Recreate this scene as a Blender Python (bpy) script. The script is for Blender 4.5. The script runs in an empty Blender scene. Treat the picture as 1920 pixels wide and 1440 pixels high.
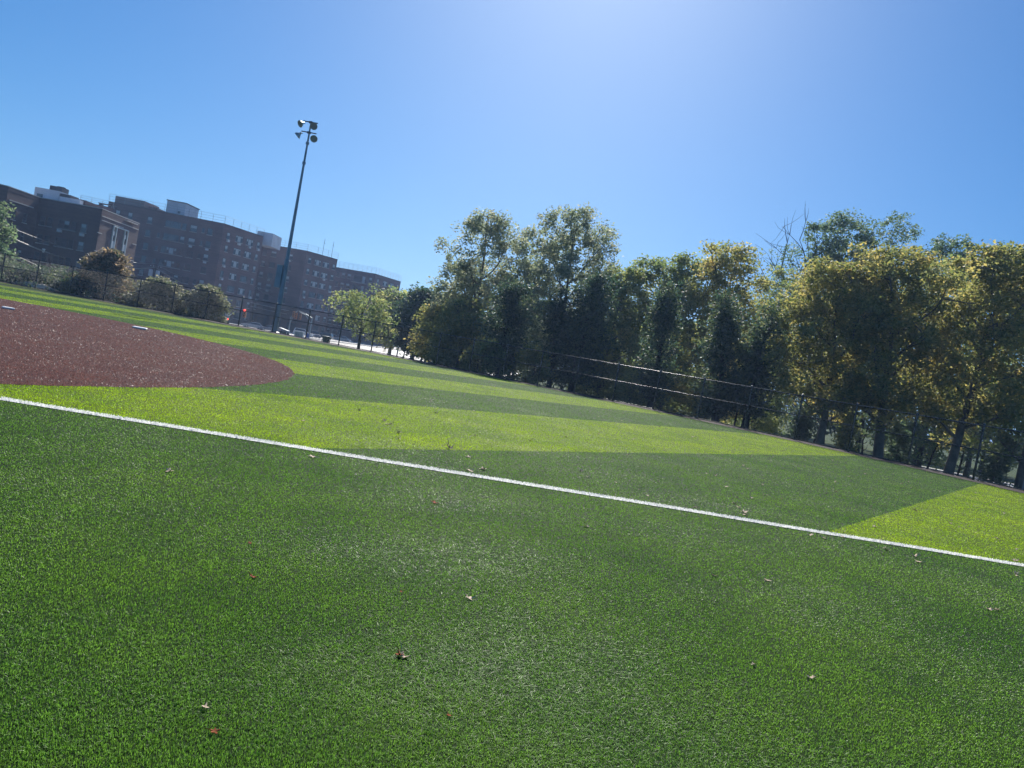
import bpy, math, random
import numpy as np
from mathutils import Vector, Matrix

C = bpy.context.scene.collection
R = math.radians
# ------------------------------------------------------------------ camera, world, sun
CAM_H = 1.6; PITCH = R(1.91); ROLL = R(10.5); FPX = 1443.0
cam_d = bpy.data.cameras.new('camera'); cam = bpy.data.objects.new('camera', cam_d); C.objects.link(cam)
cam_d.sensor_fit = 'HORIZONTAL'; cam_d.sensor_width = 36.0; cam_d.lens = 36.0 * FPX / 1920.0
cam_d.clip_start = 0.05; cam_d.clip_end = 5000
cam.matrix_world = (Matrix.Translation((0, 0, CAM_H)) @ Matrix.Rotation(R(90) - PITCH, 4, 'X') @ Matrix.Rotation(ROLL, 4, 'Z'))
bpy.context.scene.camera = cam

SUN_EL, SUN_AZ = R(36.8), R(0.6)          # azimuth measured from +Y towards +X
world = bpy.data.worlds.new('World'); bpy.context.scene.world = world
world.use_nodes = True
wn = world.node_tree.nodes; wl = world.node_tree.links
bg = wn['Background']
sky = wn.new('ShaderNodeTexSky'); sky.sky_type = 'NISHITA'; sky.sun_disc = False
sky.sun_elevation = SUN_EL; sky.sun_rotation = SUN_AZ
sky.altitude = 50; sky.air_density = 1.0; sky.dust_density = 0.45; sky.ozone_density = 3.0
tcw = wn.new('ShaderNodeTexCoord'); sxw = wn.new('ShaderNodeSeparateXYZ'); cxw = wn.new('ShaderNodeCombineXYZ')
zm = wn.new('ShaderNodeMath'); zm.operation = 'MULTIPLY_ADD'; zm.inputs[1].default_value = .82; zm.inputs[2].default_value = .085
zx = wn.new('ShaderNodeMath'); zx.operation = 'MAXIMUM'; zx.inputs[1].default_value = 0.0
wl.new(tcw.outputs['Generated'], sxw.inputs[0]); wl.new(sxw.outputs[2], zx.inputs[0]); wl.new(zx.outputs[0], zm.inputs[0])
wl.new(sxw.outputs[0], cxw.inputs[0]); wl.new(sxw.outputs[1], cxw.inputs[1]); wl.new(zm.outputs[0], cxw.inputs[2]); wl.new(cxw.outputs[0], sky.inputs[0])
hsw = wn.new('ShaderNodeHueSaturation'); hsw.inputs['Saturation'].default_value = 1.38; wl.new(sky.outputs[0], hsw.inputs['Color'])
tnw = wn.new('ShaderNodeMix'); tnw.data_type = 'RGBA'; tnw.blend_type = 'MULTIPLY'; tnw.inputs[0].default_value = 1; tnw.inputs[7].default_value = (.82, .96, 1.06, 1)
wl.new(hsw.outputs[0], tnw.inputs[6]); wl.new(tnw.outputs[2], bg.inputs[0]); bg.inputs[1].default_value = 0.063
sd = bpy.data.lights.new('sun', 'SUN'); sd.energy = 4.8; sd.angle = R(0.53); sd.color = (1.0, 0.95, 0.87)
so = bpy.data.objects.new('sun', sd); C.objects.link(so)
sv = Vector((math.sin(SUN_AZ) * math.cos(SUN_EL), math.cos(SUN_AZ) * math.cos(SUN_EL), math.sin(SUN_EL)))
so.rotation_euler = sv.to_track_quat('Z', 'Y').to_euler(); so.location = (0, 30, 60)
vs = bpy.context.scene.view_settings
vs.view_transform = 'Standard'; vs.look = 'None'; vs.gamma = 1; vs.use_curve_mapping = False; vs.exposure = 0.66
bpy.context.scene.cycles.use_denoising = True
bpy.context.scene.cycles.denoising_input_passes = "RGB_ALBEDO_NORMAL"
bpy.context.scene.cycles.denoising_prefilter = "ACCURATE"
bpy.context.scene.cycles.sample_clamp_indirect = 2.0
bpy.context.scene.cycles.sample_clamp_direct = 6.0
bpy.context.scene.cycles.max_bounces = 6
bpy.context.scene.cycles.transparent_max_bounces = 8

# ------------------------------------------------------------------ helpers
def ray(px, py):
    x = px - 960; y = 720 - py
    u = x * math.cos(ROLL) - y * math.sin(ROLL); v = x * math.sin(ROLL) + y * math.cos(ROLL)
    return u, FPX * math.cos(PITCH) + v * math.sin(PITCH), v * math.cos(PITCH) - FPX * math.sin(PITCH)
def at(px, py, d):
    r = ray(px, py); t = d / r[1]
    return Vector((r[0] * t, d, CAM_H + r[2] * t))
def onz(px, py, z=0.0):
    r = ray(px, py); t = (z - CAM_H) / r[2]
    return Vector((r[0] * t, r[1] * t, z))

def tag(o, label=None, cat=None, group=None, kind=None):
    if label: o['label'] = label
    if cat: o['category'] = cat
    if group: o['group'] = group
    if kind: o['kind'] = kind
    return o
def empty(name, loc=(0, 0, 0), rz=0.0, label=None, cat=None, group=None):
    o = bpy.data.objects.new(name, None); C.objects.link(o)
    o.location = loc; o.rotation_euler = (0, 0, rz); o.empty_display_size = .2
    return tag(o, label, cat, group)
def link_mesh(name, me, mats, parent=None):
    for m in (mats if isinstance(mats, (list, tuple)) else [mats]): me.materials.append(m)
    o = bpy.data.objects.new(name, me); C.objects.link(o)
    if parent is not None: o.parent = parent
    return o
def fast_mesh(name, V, F3=None, F4=None, mat3=None, mat4=None, attr=None, smooth=False):
    """numpy arrays: V (n,3), F3 (a,3), F4 (b,4)"""
    me = bpy.data.meshes.new(name)
    V = np.asarray(V, dtype=np.float32).reshape(-1, 3)
    n3 = 0 if F3 is None else len(F3); n4 = 0 if F4 is None else len(F4)
    me.vertices.add(len(V)); me.vertices.foreach_set('co', V.ravel())
    idx = np.concatenate([np.asarray(F3, dtype=np.int32).ravel() if n3 else np.zeros(0, np.int32),
                          np.asarray(F4, dtype=np.int32).ravel() if n4 else np.zeros(0, np.int32)])
    me.loops.add(len(idx)); me.loops.foreach_set('vertex_index', idx)
    me.polygons.add(n3 + n4)
    st = np.concatenate([np.arange(n3) * 3, n3 * 3 + np.arange(n4) * 4]).astype(np.int32)
    me.polygons.foreach_set('loop_start', st)
    if mat3 is not None or mat4 is not None:
        mi = np.concatenate([mat3 if mat3 is not None else np.zeros(n3, np.int32), mat4 if mat4 is not None else np.zeros(n4, np.int32)])
        me.polygons.foreach_set('material_index', mi.astype(np.int32))
    me.update(calc_edges=True)
    if attr is not None:
        a = me.attributes.new('tint', 'FLOAT', 'POINT'); a.data.foreach_set('value', np.asarray(attr, dtype=np.float32))
    if smooth: me.polygons.foreach_set('use_smooth', np.ones(n3 + n4, dtype=bool))
    return me

class MB:
    """collects boxes, tubes and polygons, then links them as one mesh"""
    def __init__(s): s.v = []; s.f = []; s.m = []; s.mi = 0
    def add(s, verts, faces):
        b = len(s.v); s.v += [tuple(v) for v in verts]; s.f += [tuple(i + b for i in f) for f in faces]; s.m += [s.mi] * len(faces)
        return s
    def mat(s, i): s.mi = i; return s
    def box(s, c, size, M=None):
        cx, cy, cz = c; hx, hy, hz = size[0] / 2, size[1] / 2, size[2] / 2
        vs_ = [Vector((cx + a * hx, cy + b * hy, cz + d * hz)) for a in (-1, 1) for b in (-1, 1) for d in (-1, 1)]
        if M is not None: vs_ = [M @ v for v in vs_]
        return s.add(vs_, [(0, 1, 3, 2), (4, 6, 7, 5), (0, 4, 5, 1), (2, 3, 7, 6), (0, 2, 6, 4), (1, 5, 7, 3)])
    def tube(s, pts, r, n=8, cap=True):
        pts = [Vector(p) for p in pts]; k = len(pts)
        rs = r if isinstance(r, (list, tuple)) else [r] * k
        ring = []; ref = None
        for i, p in enumerate(pts):
            d = (pts[min(i + 1, k - 1)] - pts[max(i - 1, 0)]).normalized()
            if ref is None:
                ref = Vector((0, 0, 1)) if abs(d.z) < .9 else Vector((1, 0, 0))
            a = d.cross(ref).normalized(); b = d.cross(a).normalized(); ref = -b if False else ref
            ring.append([p + (a * math.cos(2 * math.pi * j / n) + b * math.sin(2 * math.pi * j / n)) * rs[i] for j in range(n)])
        vs_ = [v for rr in ring for v in rr]
        fs = [(i * n + j, i * n + (j + 1) % n, (i + 1) * n + (j + 1) % n, (i + 1) * n + j) for i in range(k - 1) for j in range(n)]
        if cap: fs += [tuple(range(n))[::-1], tuple((k - 1) * n + j for j in range(n))]
        return s.add(vs_, fs)
    def lathe(s, prof, n=16, M=None):
        vs_ = [Vector((r * math.cos(2 * math.pi * j / n), r * math.sin(2 * math.pi * j / n), z)) for r, z in prof for j in range(n)]
        if M is not None: vs_ = [M @ v for v in vs_]
        fs = [(i * n + j, i * n + (j + 1) % n, (i + 1) * n + (j + 1) % n, (i + 1) * n + j) for i in range(len(prof) - 1) for j in range(n)]
        return s.add(vs_, fs)
    def prism(s, poly, z0, z1):
        n = len(poly)
        vs_ = [(p[0], p[1], z0) for p in poly] + [(p[0], p[1], z1) for p in poly]
        fs = [(i, (i + 1) % n, n + (i + 1) % n, n + i) for i in range(n)] + [tuple(range(n))[::-1], tuple(range(n, 2 * n))]
        return s.add(vs_, fs)
    def build(s, name, mats, parent=None, smooth=False, bevel=0.0):
        me = bpy.data.meshes.new(name); me.from_pydata(s.v, [], s.f); me.update()
        me.polygons.foreach_set('material_index', s.m)
        if smooth: me.polygons.foreach_set('use_smooth', [True] * len(me.polygons))
        o = link_mesh(name, me, mats, parent)
        if bevel:
            b = o.modifiers.new('bevel', 'BEVEL'); b.width = bevel; b.segments = 2; b.limit_method = 'ANGLE'
        return o
def copy_tree(o, parent=None):
    c = o.copy(); C.objects.link(c); c.parent = parent
    for ch in [x for x in o.children]: copy_tree(ch, c)
    return c

# ------------------------------------------------------------------ materials
def mat(name, col, rough=.6, metal=0.0, var=0.0, scale=5.0, spec=.5, bump=0.0, bscale=40., tint=None, emit=None, coat=0.0):
    m = bpy.data.materials.new(name); m.use_nodes = True
    nt = m.node_tree; N = nt.nodes; L = nt.links; p = N['Principled BSDF']
    p.inputs['Roughness'].default_value = rough; p.inputs['Metallic'].default_value = metal
    p.inputs['Specular IOR Level'].default_value = spec
    p.inputs['Coat Weight'].default_value = coat
    p.inputs['Base Color'].default_value = (*col, 1)
    if var:
        tc = N.new('ShaderNodeNewGeometry'); no = N.new('ShaderNodeTexNoise'); no.inputs['Scale'].default_value = scale; no.inputs['Detail'].default_value = 6
        L.new(tc.outputs['Position'], no.inputs['Vector'])
        mx = N.new('ShaderNodeMix'); mx.data_type = 'RGBA'
        c2 = tint if tint else tuple(min(1, c * (1 + var)) for c in col); c1 = tuple(c * (1 - var) for c in col) if not tint else col
        mx.inputs[6].default_value = (*c1, 1); mx.inputs[7].default_value = (*c2, 1)
        rp = N.new('ShaderNodeMapRange'); rp.inputs[1].default_value = .3; rp.inputs[2].default_value = .7
        L.new(no.outputs['Fac'], rp.inputs[0]); L.new(rp.outputs[0], mx.inputs[0]); L.new(mx.outputs[2], p.inputs['Base Color'])
    if bump:
        tc = N.new('ShaderNodeNewGeometry'); no = N.new('ShaderNodeTexNoise'); no.inputs['Scale'].default_value = bscale; no.inputs['Detail'].default_value = 4
        bp = N.new('ShaderNodeBump'); bp.inputs['Strength'].default_value = bump; bp.inputs['Distance'].default_value = .02
        L.new(tc.outputs['Position'], no.inputs['Vector']); L.new(no.outputs['Fac'], bp.inputs['Height']); L.new(bp.outputs[0], p.inputs['Normal'])
    if emit:
        p.inputs['Emission Color'].default_value = (*emit[0], 1); p.inputs['Emission Strength'].default_value = emit[1]
    return m

ST_N = (0.8137, -0.5812); ST_C0 = -2.4; ST_W = 5.22
def foul_y(x): return 9.95 + 0.138 * x
def turf_mat(name, dark, light, rough, transl, blades=True):
    m = bpy.data.materials.new(name); m.use_nodes = True
    nt = m.node_tree; N = nt.nodes; L = nt.links; p = N['Principled BSDF']; out = N['Material Output']
    g = N.new('ShaderNodeNewGeometry'); sx = N.new('ShaderNodeSeparateXYZ'); L.new(g.outputs['Position'], sx.inputs[0])
    def M(op, a, b=None):
        n = N.new('ShaderNodeMath'); n.operation = op
        for i, v in enumerate((a, b)):
            if v is None: continue
            if isinstance(v, (int, float)): n.inputs[i].default_value = v
            else: L.new(v, n.inputs[i])
        return n.outputs[0]
    x, y = sx.outputs[0], sx.outputs[1]
    wob = N.new('ShaderNodeTexNoise'); wob.inputs['Scale'].default_value = 12; L.new(g.outputs['Position'], wob.inputs['Vector'])
    c = M('ADD', M('MULTIPLY', x, ST_N[0]), M('MULTIPLY', y, ST_N[1]))
    c = M('ADD', c, M('MULTIPLY', M('SUBTRACT', wob.outputs['Fac'], .5), .12))
    k = M('DIVIDE', M('SUBTRACT', c, ST_C0), ST_W * 2)
    lt = M('LESS_THAN', M('FRACT', k), .5)
    beyond = M('GREATER_THAN', M('SUBTRACT', y, M('MULTIPLY', x, .138)), 9.95)
    lt = M('MULTIPLY', lt, beyond)
    mx = N.new('ShaderNodeMix'); mx.data_type = 'RGBA'; mx.inputs[6].default_value = (*dark, 1); mx.inputs[7].default_value = (*light, 1)
    L.new(lt, mx.inputs[0])
    # wear and glint toned into broad patches; per-fibre tint paints highlights and dark gaps
    no = N.new('ShaderNodeTexNoise'); no.inputs['Scale'].default_value = .55; no.inputs['Detail'].default_value = 5; no.inputs['Roughness'].default_value = .6
    L.new(g.outputs['Position'], no.inputs['Vector'])
    hv = N.new('ShaderNodeHueSaturation'); L.new(mx.outputs[2], hv.inputs['Color'])
    rp = N.new('ShaderNodeMapRange'); rp.inputs[1].default_value = .3; rp.inputs[2].default_value = .7; rp.inputs[3].default_value = .80; rp.inputs[4].default_value = 1.18
    L.new(no.outputs['Fac'], rp.inputs[0])
    rh = N.new('ShaderNodeMapRange'); rh.inputs[1].default_value = .3; rh.inputs[2].default_value = .7; rh.inputs[3].default_value = .518; rh.inputs[4].default_value = .494
    L.new(no.outputs['Fac'], rh.inputs[0]); L.new(rh.outputs[0], hv.inputs['Hue'])
    if blades:
        at_ = N.new('ShaderNodeAttribute'); at_.attribute_name = 'tint'
        r2 = N.new('ShaderNodeMapRange'); r2.inputs[3].default_value = .32; r2.inputs[4].default_value = 1.75
        L.new(at_.outputs['Fac'], r2.inputs[0]); L.new(M('MULTIPLY', rp.outputs[0], r2.outputs[0]), hv.inputs['Value'])
    else:
        n2 = N.new('ShaderNodeTexNoise'); n2.inputs['Scale'].default_value = 60; n2.inputs['Detail'].default_value = 3; L.new(g.outputs['Position'], n2.inputs['Vector'])
        r2 = N.new('ShaderNodeMapRange'); r2.inputs[1].default_value = .3; r2.inputs[2].default_value = .7; r2.inputs[3].default_value = .5; r2.inputs[4].default_value = 1.3
        L.new(n2.outputs['Fac'], r2.inputs[0]); L.new(M('MULTIPLY', rp.outputs[0], r2.outputs[0]), hv.inputs['Value'])
    L.new(hv.outputs[0], p.inputs['Base Color']); p.inputs['Roughness'].default_value = rough; p.inputs['Specular IOR Level'].default_value = .50 if blades else .05
    if transl:
        tr = N.new('ShaderNodeBsdfTranslucent'); L.new(hv.outputs[0], tr.inputs[0])
        ms = N.new('ShaderNodeMixShader'); ms.inputs[0].default_value = transl
        L.new(p.outputs[0], ms.inputs[1]); L.new(tr.outputs[0], ms.inputs[2]); L.new(ms.outputs[0], out.inputs[0])
    return m
def fibre_mat(name, ca, cb, rough, transl):
    m = bpy.data.materials.new(name); m.use_nodes = True
    nt = m.node_tree; N = nt.nodes; L = nt.links; p = N['Principled BSDF']; out = N['Material Output']
    a = N.new('ShaderNodeAttribute'); a.attribute_name = 'tint'
    mx = N.new('ShaderNodeMix'); mx.data_type = 'RGBA'; mx.inputs[6].default_value = (*ca, 1); mx.inputs[7].default_value = (*cb, 1)
    L.new(a.outputs['Fac'], mx.inputs[0]); L.new(mx.outputs[2], p.inputs['Base Color']); p.inputs['Roughness'].default_value = rough
    if transl:
        tr = N.new('ShaderNodeBsdfTranslucent'); L.new(mx.outputs[2], tr.inputs[0])
        ms = N.new('ShaderNodeMixShader'); ms.inputs[0].default_value = transl
        L.new(p.outputs[0], ms.inputs[1]); L.new(tr.outputs[0], ms.inputs[2]); L.new(ms.outputs[0], out.inputs[0])
    return m
def brick_mat(name, c1, c2, mortar):
    m = bpy.data.materials.new(name); m.use_nodes = True
    nt = m.node_tree; N = nt.nodes; L = nt.links; p = N['Principled BSDF']
    g = N.new('ShaderNodeTexCoord'); s = N.new('ShaderNodeSeparateXYZ'); L.new(g.outputs['Object'], s.inputs[0])
    ad = N.new('ShaderNodeMath'); ad.operation = 'ADD'; L.new(s.outputs[0], ad.inputs[0]); L.new(s.outputs[1], ad.inputs[1])
    cb = N.new('ShaderNodeCombineXYZ'); L.new(ad.outputs[0], cb.inputs[0]); L.new(s.outputs[2], cb.inputs[1])
    b = N.new('ShaderNodeTexBrick'); b.inputs['Scale'].default_value = 1.0; b.inputs['Brick Width'].default_value = .4; b.inputs['Row Height'].default_value = .13; b.inputs['Mortar Size'].default_value = .012
    b.inputs['Color1'].default_value = (*c1, 1); b.inputs['Color2'].default_value = (*c2, 1); b.inputs['Mortar'].default_value = (*mortar, 1)
    L.new(cb.outputs[0], b.inputs['Vector'])
    no = N.new('ShaderNodeTexNoise'); no.inputs['Scale'].default_value = .35; no.inputs['Detail'].default_value = 8; L.new(g.outputs['Object'], no.inputs['Vector'])
    rp = N.new('ShaderNodeMapRange'); rp.inputs[1].default_value = .3; rp.inputs[2].default_value = .7; rp.inputs[3].default_value = .75; rp.inputs[4].default_value = 1.2; L.new(no.outputs['Fac'], rp.inputs[0])
    # faint horizontal course banding
    wv = N.new('ShaderNodeTexNoise'); wv.inputs['Scale'].default_value = 1.0; mp = N.new('ShaderNodeMapping'); mp.inputs['Scale'].default_value = (.05, .05, 3.0)
    L.new(g.outputs['Object'], mp.inputs[0]); L.new(mp.outputs[0], wv.inputs['Vector'])
    rb = N.new('ShaderNodeMapRange'); rb.inputs[1].default_value = .35; rb.inputs[2].default_value = .65; rb.inputs[3].default_value = .82; rb.inputs[4].default_value = 1.12; L.new(wv.outputs['Fac'], rb.inputs[0])
    mu = N.new('ShaderNodeMath'); mu.operation = 'MULTIPLY'; L.new(rp.outputs[0], mu.inputs[0]); L.new(rb.outputs[0], mu.inputs[1])
    hv = N.new('ShaderNodeHueSaturation'); L.new(b.outputs['Color'], hv.inputs['Color']); L.new(mu.outputs[0], hv.inputs['Value']); L.new(hv.outputs[0], p.inputs['Base Color'])
    p.inputs['Roughness'].default_value = .85
    return m

M_ = {}
M_['turf_blade'] = turf_mat('turf_fibre', (.17, .325, .036), (.40, .57, .012), .52, .42)
M_['turf_base'] = turf_mat('turf_backing', (.014, .034, .006), (.085, .12, .008), .8, 0, blades=False)  # infill tone, darkened to paint shade into the gaps between fibres
M_['brown_fibre'] = fibre_mat('maroon_fibre', (.105, .030, .026), (.46, .24, .20), .36, .35)
M_['brown_base'] = mat('maroon_backing', (.05, .018, .014), .85, var=.5, scale=50, spec=.1)
M_['white_fibre'] = fibre_mat('white_fibre', (.8, .8, .77), (.9, .9, .87), .4, .45)
M_['white_base'] = mat('white_backing', (.82, .82, .79), .8, var=.08, scale=60)
M_['black_metal'] = mat('black_painted_steel', (.014, .015, .018), .15, .0, spec=.6)
M_['wire'] = mat('coated_wire', (.02, .023, .026), .5, .0, spec=.2)
M_['galv'] = mat('galvanised_steel', (.30, .35, .38), .38, .85, var=.15, scale=3)
M_['pole_steel'] = mat('weathered_pole_steel', (.22, .29, .36), .5, .25, var=.2, scale=1.5)
M_['dark_steel'] = mat('dark_pole_steel', (.04, .05, .065), .45, .3)
M_['mulch'] = mat('mulch', (.035, .020, .014), .9, var=.7, scale=9, bump=.8, bscale=25)
M_['park'] = mat('park_grass', (.035, .075, .015), .95, spec=.12, var=.5, scale=.3, tint=(.07, .085, .03), bump=.5, bscale=8)
M_['road'] = mat('worn_asphalt', (.25, .225, .205), .55, var=.18, scale=.25, bump=.2, bscale=5)
M_['road_dark'] = mat('park_asphalt', (.42, .43, .45), .4, var=.2, scale=.4)
M_['kerb'] = mat('pale_kerb_concrete', (.5, .48, .45), .8, var=.15, scale=1.5)
M_['paint_white'] = mat('road_paint', (.75, .74, .7), .7, var=.15, scale=4)
M_['glass'] = mat('window_glass', (.03, .045, .06), .08, 0, spec=.9)
M_['blind'] = mat('white_blind', (.45, .49, .50), .6)
M_['frame_dark'] = mat('window_frame_dark', (.05, .055, .06), .5)
M_['frame_white'] = mat('window_frame_white', (.46, .50, .50), .5, var=.08, scale=2)
M_['sill'] = mat('stone_sill', (.42, .40, .38), .8)
M_['ac'] = mat('air_conditioner_enamel', (.6, .62, .62), .5)
M_['rail'] = mat('roof_rail_aluminium', (.30, .32, .33), .7, 0, spec=.15)
M_['tar'] = mat('roof_tar', (.08, .08, .085), .9)
M_['render_white'] = mat('white_render', (.62, .64, .68), .8, var=.12, scale=.5)
M_['brick_dark'] = brick_mat('dark_brick', (.075, .035, .030), (.10, .05, .042), (.10, .08, .075))
M_['brick_red'] = brick_mat('red_brick', (.135, .072, .066), (.17, .092, .084), (.16, .13, .125))
M_['brick_tan'] = brick_mat('tan_brick', (.27, .17, .14), (.31, .21, .17), (.28, .22, .20))
M_['cable'] = mat('cable_sheath', (.30, .27, .25), .35, .2)
M_['wood'] = mat('utility_pole_wood', (.12, .08, .055), .85, var=.3, scale=2)
M_['white_plastic'] = mat('white_rubber', (.8, .8, .78), .5, var=.06, scale=6)
M_['sand'] = mat('pale_tarpaulin', (.62, .52, .40), .7, var=.12, scale=1.2, bump=.5, bscale=4)

# ------------------------------------------------------------------ field outline
FENCE = [(-75, 66.6), (-60, 66.4), (-42, 65.9), (-32, 65.2), (-25, 64.4), (-17.3, 63.0), (-10.6, 60.7), (-4.7, 57.7), (0.4, 54.3), (5.0, 50.8),
         (9.0, 47.4), (12.6, 44.0), (15.6, 40.6), (18.2, 37.0), (20.2, 33.6), (22.0, 30.0), (24.0, 25.0), (25.6, 19.0), (26.6, 12.0), (27.0, 4.0), (27, -14)]
def smooth_curve(P, per=8):
    out = []; n = len(P)
    for i in range(n - 1):
        p0 = Vector(P[max(i - 1, 0)]); p1 = Vector(P[i]); p2 = Vector(P[i + 1]); p3 = Vector(P[min(i + 2, n - 1)])
        for k in range(per):
            t = k / per
            out.append(0.5 * ((2 * p1) + (p2 - p0) * t + (2 * p0 - 5 * p1 + 4 * p2 - p3) * t * t + (3 * p1 - p0 - 3 * p2 + p3) * t ** 3))
    out.append(Vector(P[-1])); return out
FC = smooth_curve(FENCE)
def offset(curve, d):
    out = []
    for i, p in enumerate(curve):
        t = (curve[min(i + 1, len(curve) - 1)] - curve[max(i - 1, 0)]).normalized()
        out.append(p + Vector((t.y, -t.x)) * d)       # right of travel = infield side
    return out
FIELD_EDGE = offset(FC, .75)
field_poly = [(p.x, p.y) for p in FIELD_EDGE] + [(-75, -14)]
def inside(poly, X, Y):
    res = np.zeros(len(X), bool); n = len(poly)
    for i in range(n):
        x1, y1 = poly[i]; x2, y2 = poly[(i + 1) % n]
        if y1 == y2: continue
        c = ((y1 > Y) != (y2 > Y)) & (X < (x2 - x1) * (Y - y1) / (y2 - y1) + x1)
        res ^= c
    return res
fca = np.array([(p.x, p.y) for p in FC]); fpoly_full = [(p.x, p.y) for p in FC] + [(-75, -14)]
def terrain_np(X, Y):
    X = np.asarray(X, float); Y = np.asarray(Y, float)
    dd = np.full(X.shape, 1e9)
    for i in range(len(fca) - 1):
        a = fca[i]; b = fca[i + 1]; ab = b - a; L2 = (ab ** 2).sum()
        t = np.clip(((X - a[0]) * ab[0] + (Y - a[1]) * ab[1]) / L2, 0, 1)
        dd = np.minimum(dd, np.hypot(X - a[0] - t * ab[0], Y - a[1] - t * ab[1]))
    ins = inside(fpoly_full, X.ravel(), Y.ravel()).reshape(X.shape)
    s = np.clip((dd - .6) / 24, 0, 1); s = s * s * (3 - 2 * s)
    return np.where(ins, -.03, -.03 - 2.4 * s)
def tz(x, y): return float(terrain_np(np.array([x]), np.array([y]))[0])

# terrain: one sheet out to the horizon
gx = np.concatenate([[-3000, -1200, -500, -250, -150, -110], np.arange(-90, 92, 2.5), [110, 150, 250, 500, 1200, 3000]])
gy = np.concatenate([[-3000, -800, -200, -60, -20], np.arange(-14, 112, 2.5), [120, 135, 160, 200, 300, 600, 1500, 4000]])
GX, GY = np.meshgrid(gx, gy); GZ = terrain_np(GX, GY)
nx, ny = len(gx), len(gy)
ii, jj = np.meshgrid(np.arange(nx - 1), np.arange(ny - 1)); b0 = (jj * nx + ii).ravel()
me = fast_mesh('park_ground', np.stack([GX, GY, GZ], -1).reshape(-1, 3), F4=np.stack([b0, b0 + 1, b0 + nx + 1, b0 + nx], -1), smooth=True)
tag(link_mesh('park_ground', me, M_['park']), kind='structure')

def ngon(name, poly, z, m, kind='structure', **k):
    me = bpy.data.meshes.new(name); me.from_pydata([(p[0], p[1], z) for p in poly], [], [tuple(range(len(poly)))]); me.update()
    o = link_mesh(name, me, m); tag(o, kind=kind, **k); return o
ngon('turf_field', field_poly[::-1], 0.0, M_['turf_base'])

# mulch strip between the turf and the fence
A = FIELD_EDGE; B = offset(FC, -1.1)
ms_v = []; ms_f = []
rng = random.Random(5)
for i, (a, b) in enumerate(zip(A, B)):
    ms_v += [(a.x, a.y, .012), ((a.x + b.x) / 2, (a.y + b.y) / 2, .06 + rng.uniform(-.015, .02)), (b.x, b.y, -.03)]
for i in range(len(A) - 1): ms_f += [(3 * i, 3 * i + 1, 3 * i + 4, 3 * i + 3), (3 * i + 1, 3 * i + 2, 3 * i + 5, 3 * i + 4)]
me = bpy.data.meshes.new('mulch_strip'); me.from_pydata(ms_v, [], ms_f); me.update()
tag(link_mesh('mulch_strip', me, M_['mulch']), kind='structure')

# ------------------------------------------------------------------ turf fibres
rs = np.random.RandomState(11)
def lowf(X, Y, s, seed):
    r = np.random.RandomState(seed); out = 0
    for k in range(7):
        a = r.uniform(0, 6.28); f = s * r.uniform(.5, 2.2); ph = r.uniform(0, 6.28)
        out = out + np.sin((X * math.cos(a) + Y * math.sin(a)) * f + ph) / 7 ** .5
    return out
def sample_wedge(n, a, b, half, e=.2):
    u = rs.rand(n); d = (u * (b ** e - a ** e) + a ** e) ** (1 / e)
    th = (rs.rand(n) * 2 - 1) * half
    return d * np.sin(th), d * np.cos(th), d
def blades(X, Y, D, h0=.0150, w0=.0025, lean=.85, z0=.0):
    n = len(X)
    h = h0 * rs.uniform(.65, 1.25, n) * 1.0
    w = w0 * (np.maximum(D, 2.2) / 3) ** .70 * rs.uniform(.7, 1.3, n)
    yaw = rs.rand(n) * 2 * np.pi
    gxl = lowf(X, Y, .9, 3) * .10 + lowf(X, Y, 4, 4) * .13; gyl = lowf(X, Y, .9, 5) * .10 + lowf(X, Y, 4, 6) * .15
    la = rs.rand(n) * 2 * np.pi; lm = np.abs(rs.normal(0, lean, n)) * (1 + .35 * lowf(X, Y, 2.0, 21)); cu = rs.rand(n)
    lx = np.cos(la) * lm + gxl; ly = np.sin(la) * lm + gyl
    cx, sx = np.cos(yaw) * w / 2, np.sin(yaw) * w / 2
    hz = h / np.sqrt(1 + (lx ** 2 + ly ** 2) * .6)
    m1 = .5
    P0 = np.stack([X - cx, Y - sx, np.full(n, z0)], 1); P1 = np.stack([X + cx, Y + sx, np.full(n, z0)], 1)
    mx_, my_ = X + lx * h * m1 * .6, Y + ly * h * m1 * .6
    P2 = np.stack([mx_ + cx * .9, my_ + sx * .9, z0 + hz * .6], 1); P3 = np.stack([mx_ - cx * .9, my_ - sx * .9, z0 + hz * .6], 1)
    tip = np.stack([X + lx * h * (.9 + .5 * cu), Y + ly * h * (.9 + .5 * cu), z0 + hz * (.95 - .32 * cu)], 1)
    V = np.stack([P0, P1, P2, P3, tip], 1).reshape(-1, 3)
    i = np.arange(n) * 5
    F4 = np.stack([i, i + 1, i + 2, i + 3], 1); F3 = np.stack([i + 3, i + 2, i + 4], 1)
    return V, F3, F4, np.repeat(rs.rand(n), 5)
IC = (-24.0, 17.0); IR = 18.5
def classify(X, Y):
    dl = (Y - foul_y(X)) * .99 + lowf(X, Y * 0, 1.1, 9) * .02
    line = np.abs(dl) < .060
    brown = (np.hypot(X - IC[0], Y - IC[1]) < IR + .03 * lowf(X, Y, 3, 8)) & (dl > .060)
    return line, brown
NB = 2500000
X, Y, D = sample_wedge(NB, 1.5, 66, R(50))
nX = rs.uniform(-5, 8, 950000); nY = rs.uniform(-2.5, 6.5, 950000)          # the turf round the photographer's feet
out_w = ~((np.abs(np.arctan2(nX, nY)) < R(50)) & (np.hypot(nX, nY) > 1.5))
X = np.concatenate([X, nX[out_w]]); Y = np.concatenate([Y, nY[out_w]]); D = np.concatenate([D, np.full(out_w.sum(), 3.4)])
ok = inside(field_poly, X, Y); X, Y, D = X[ok], Y[ok], D[ok]
line, brown = classify(X, Y); green = ~line & ~brown
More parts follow.
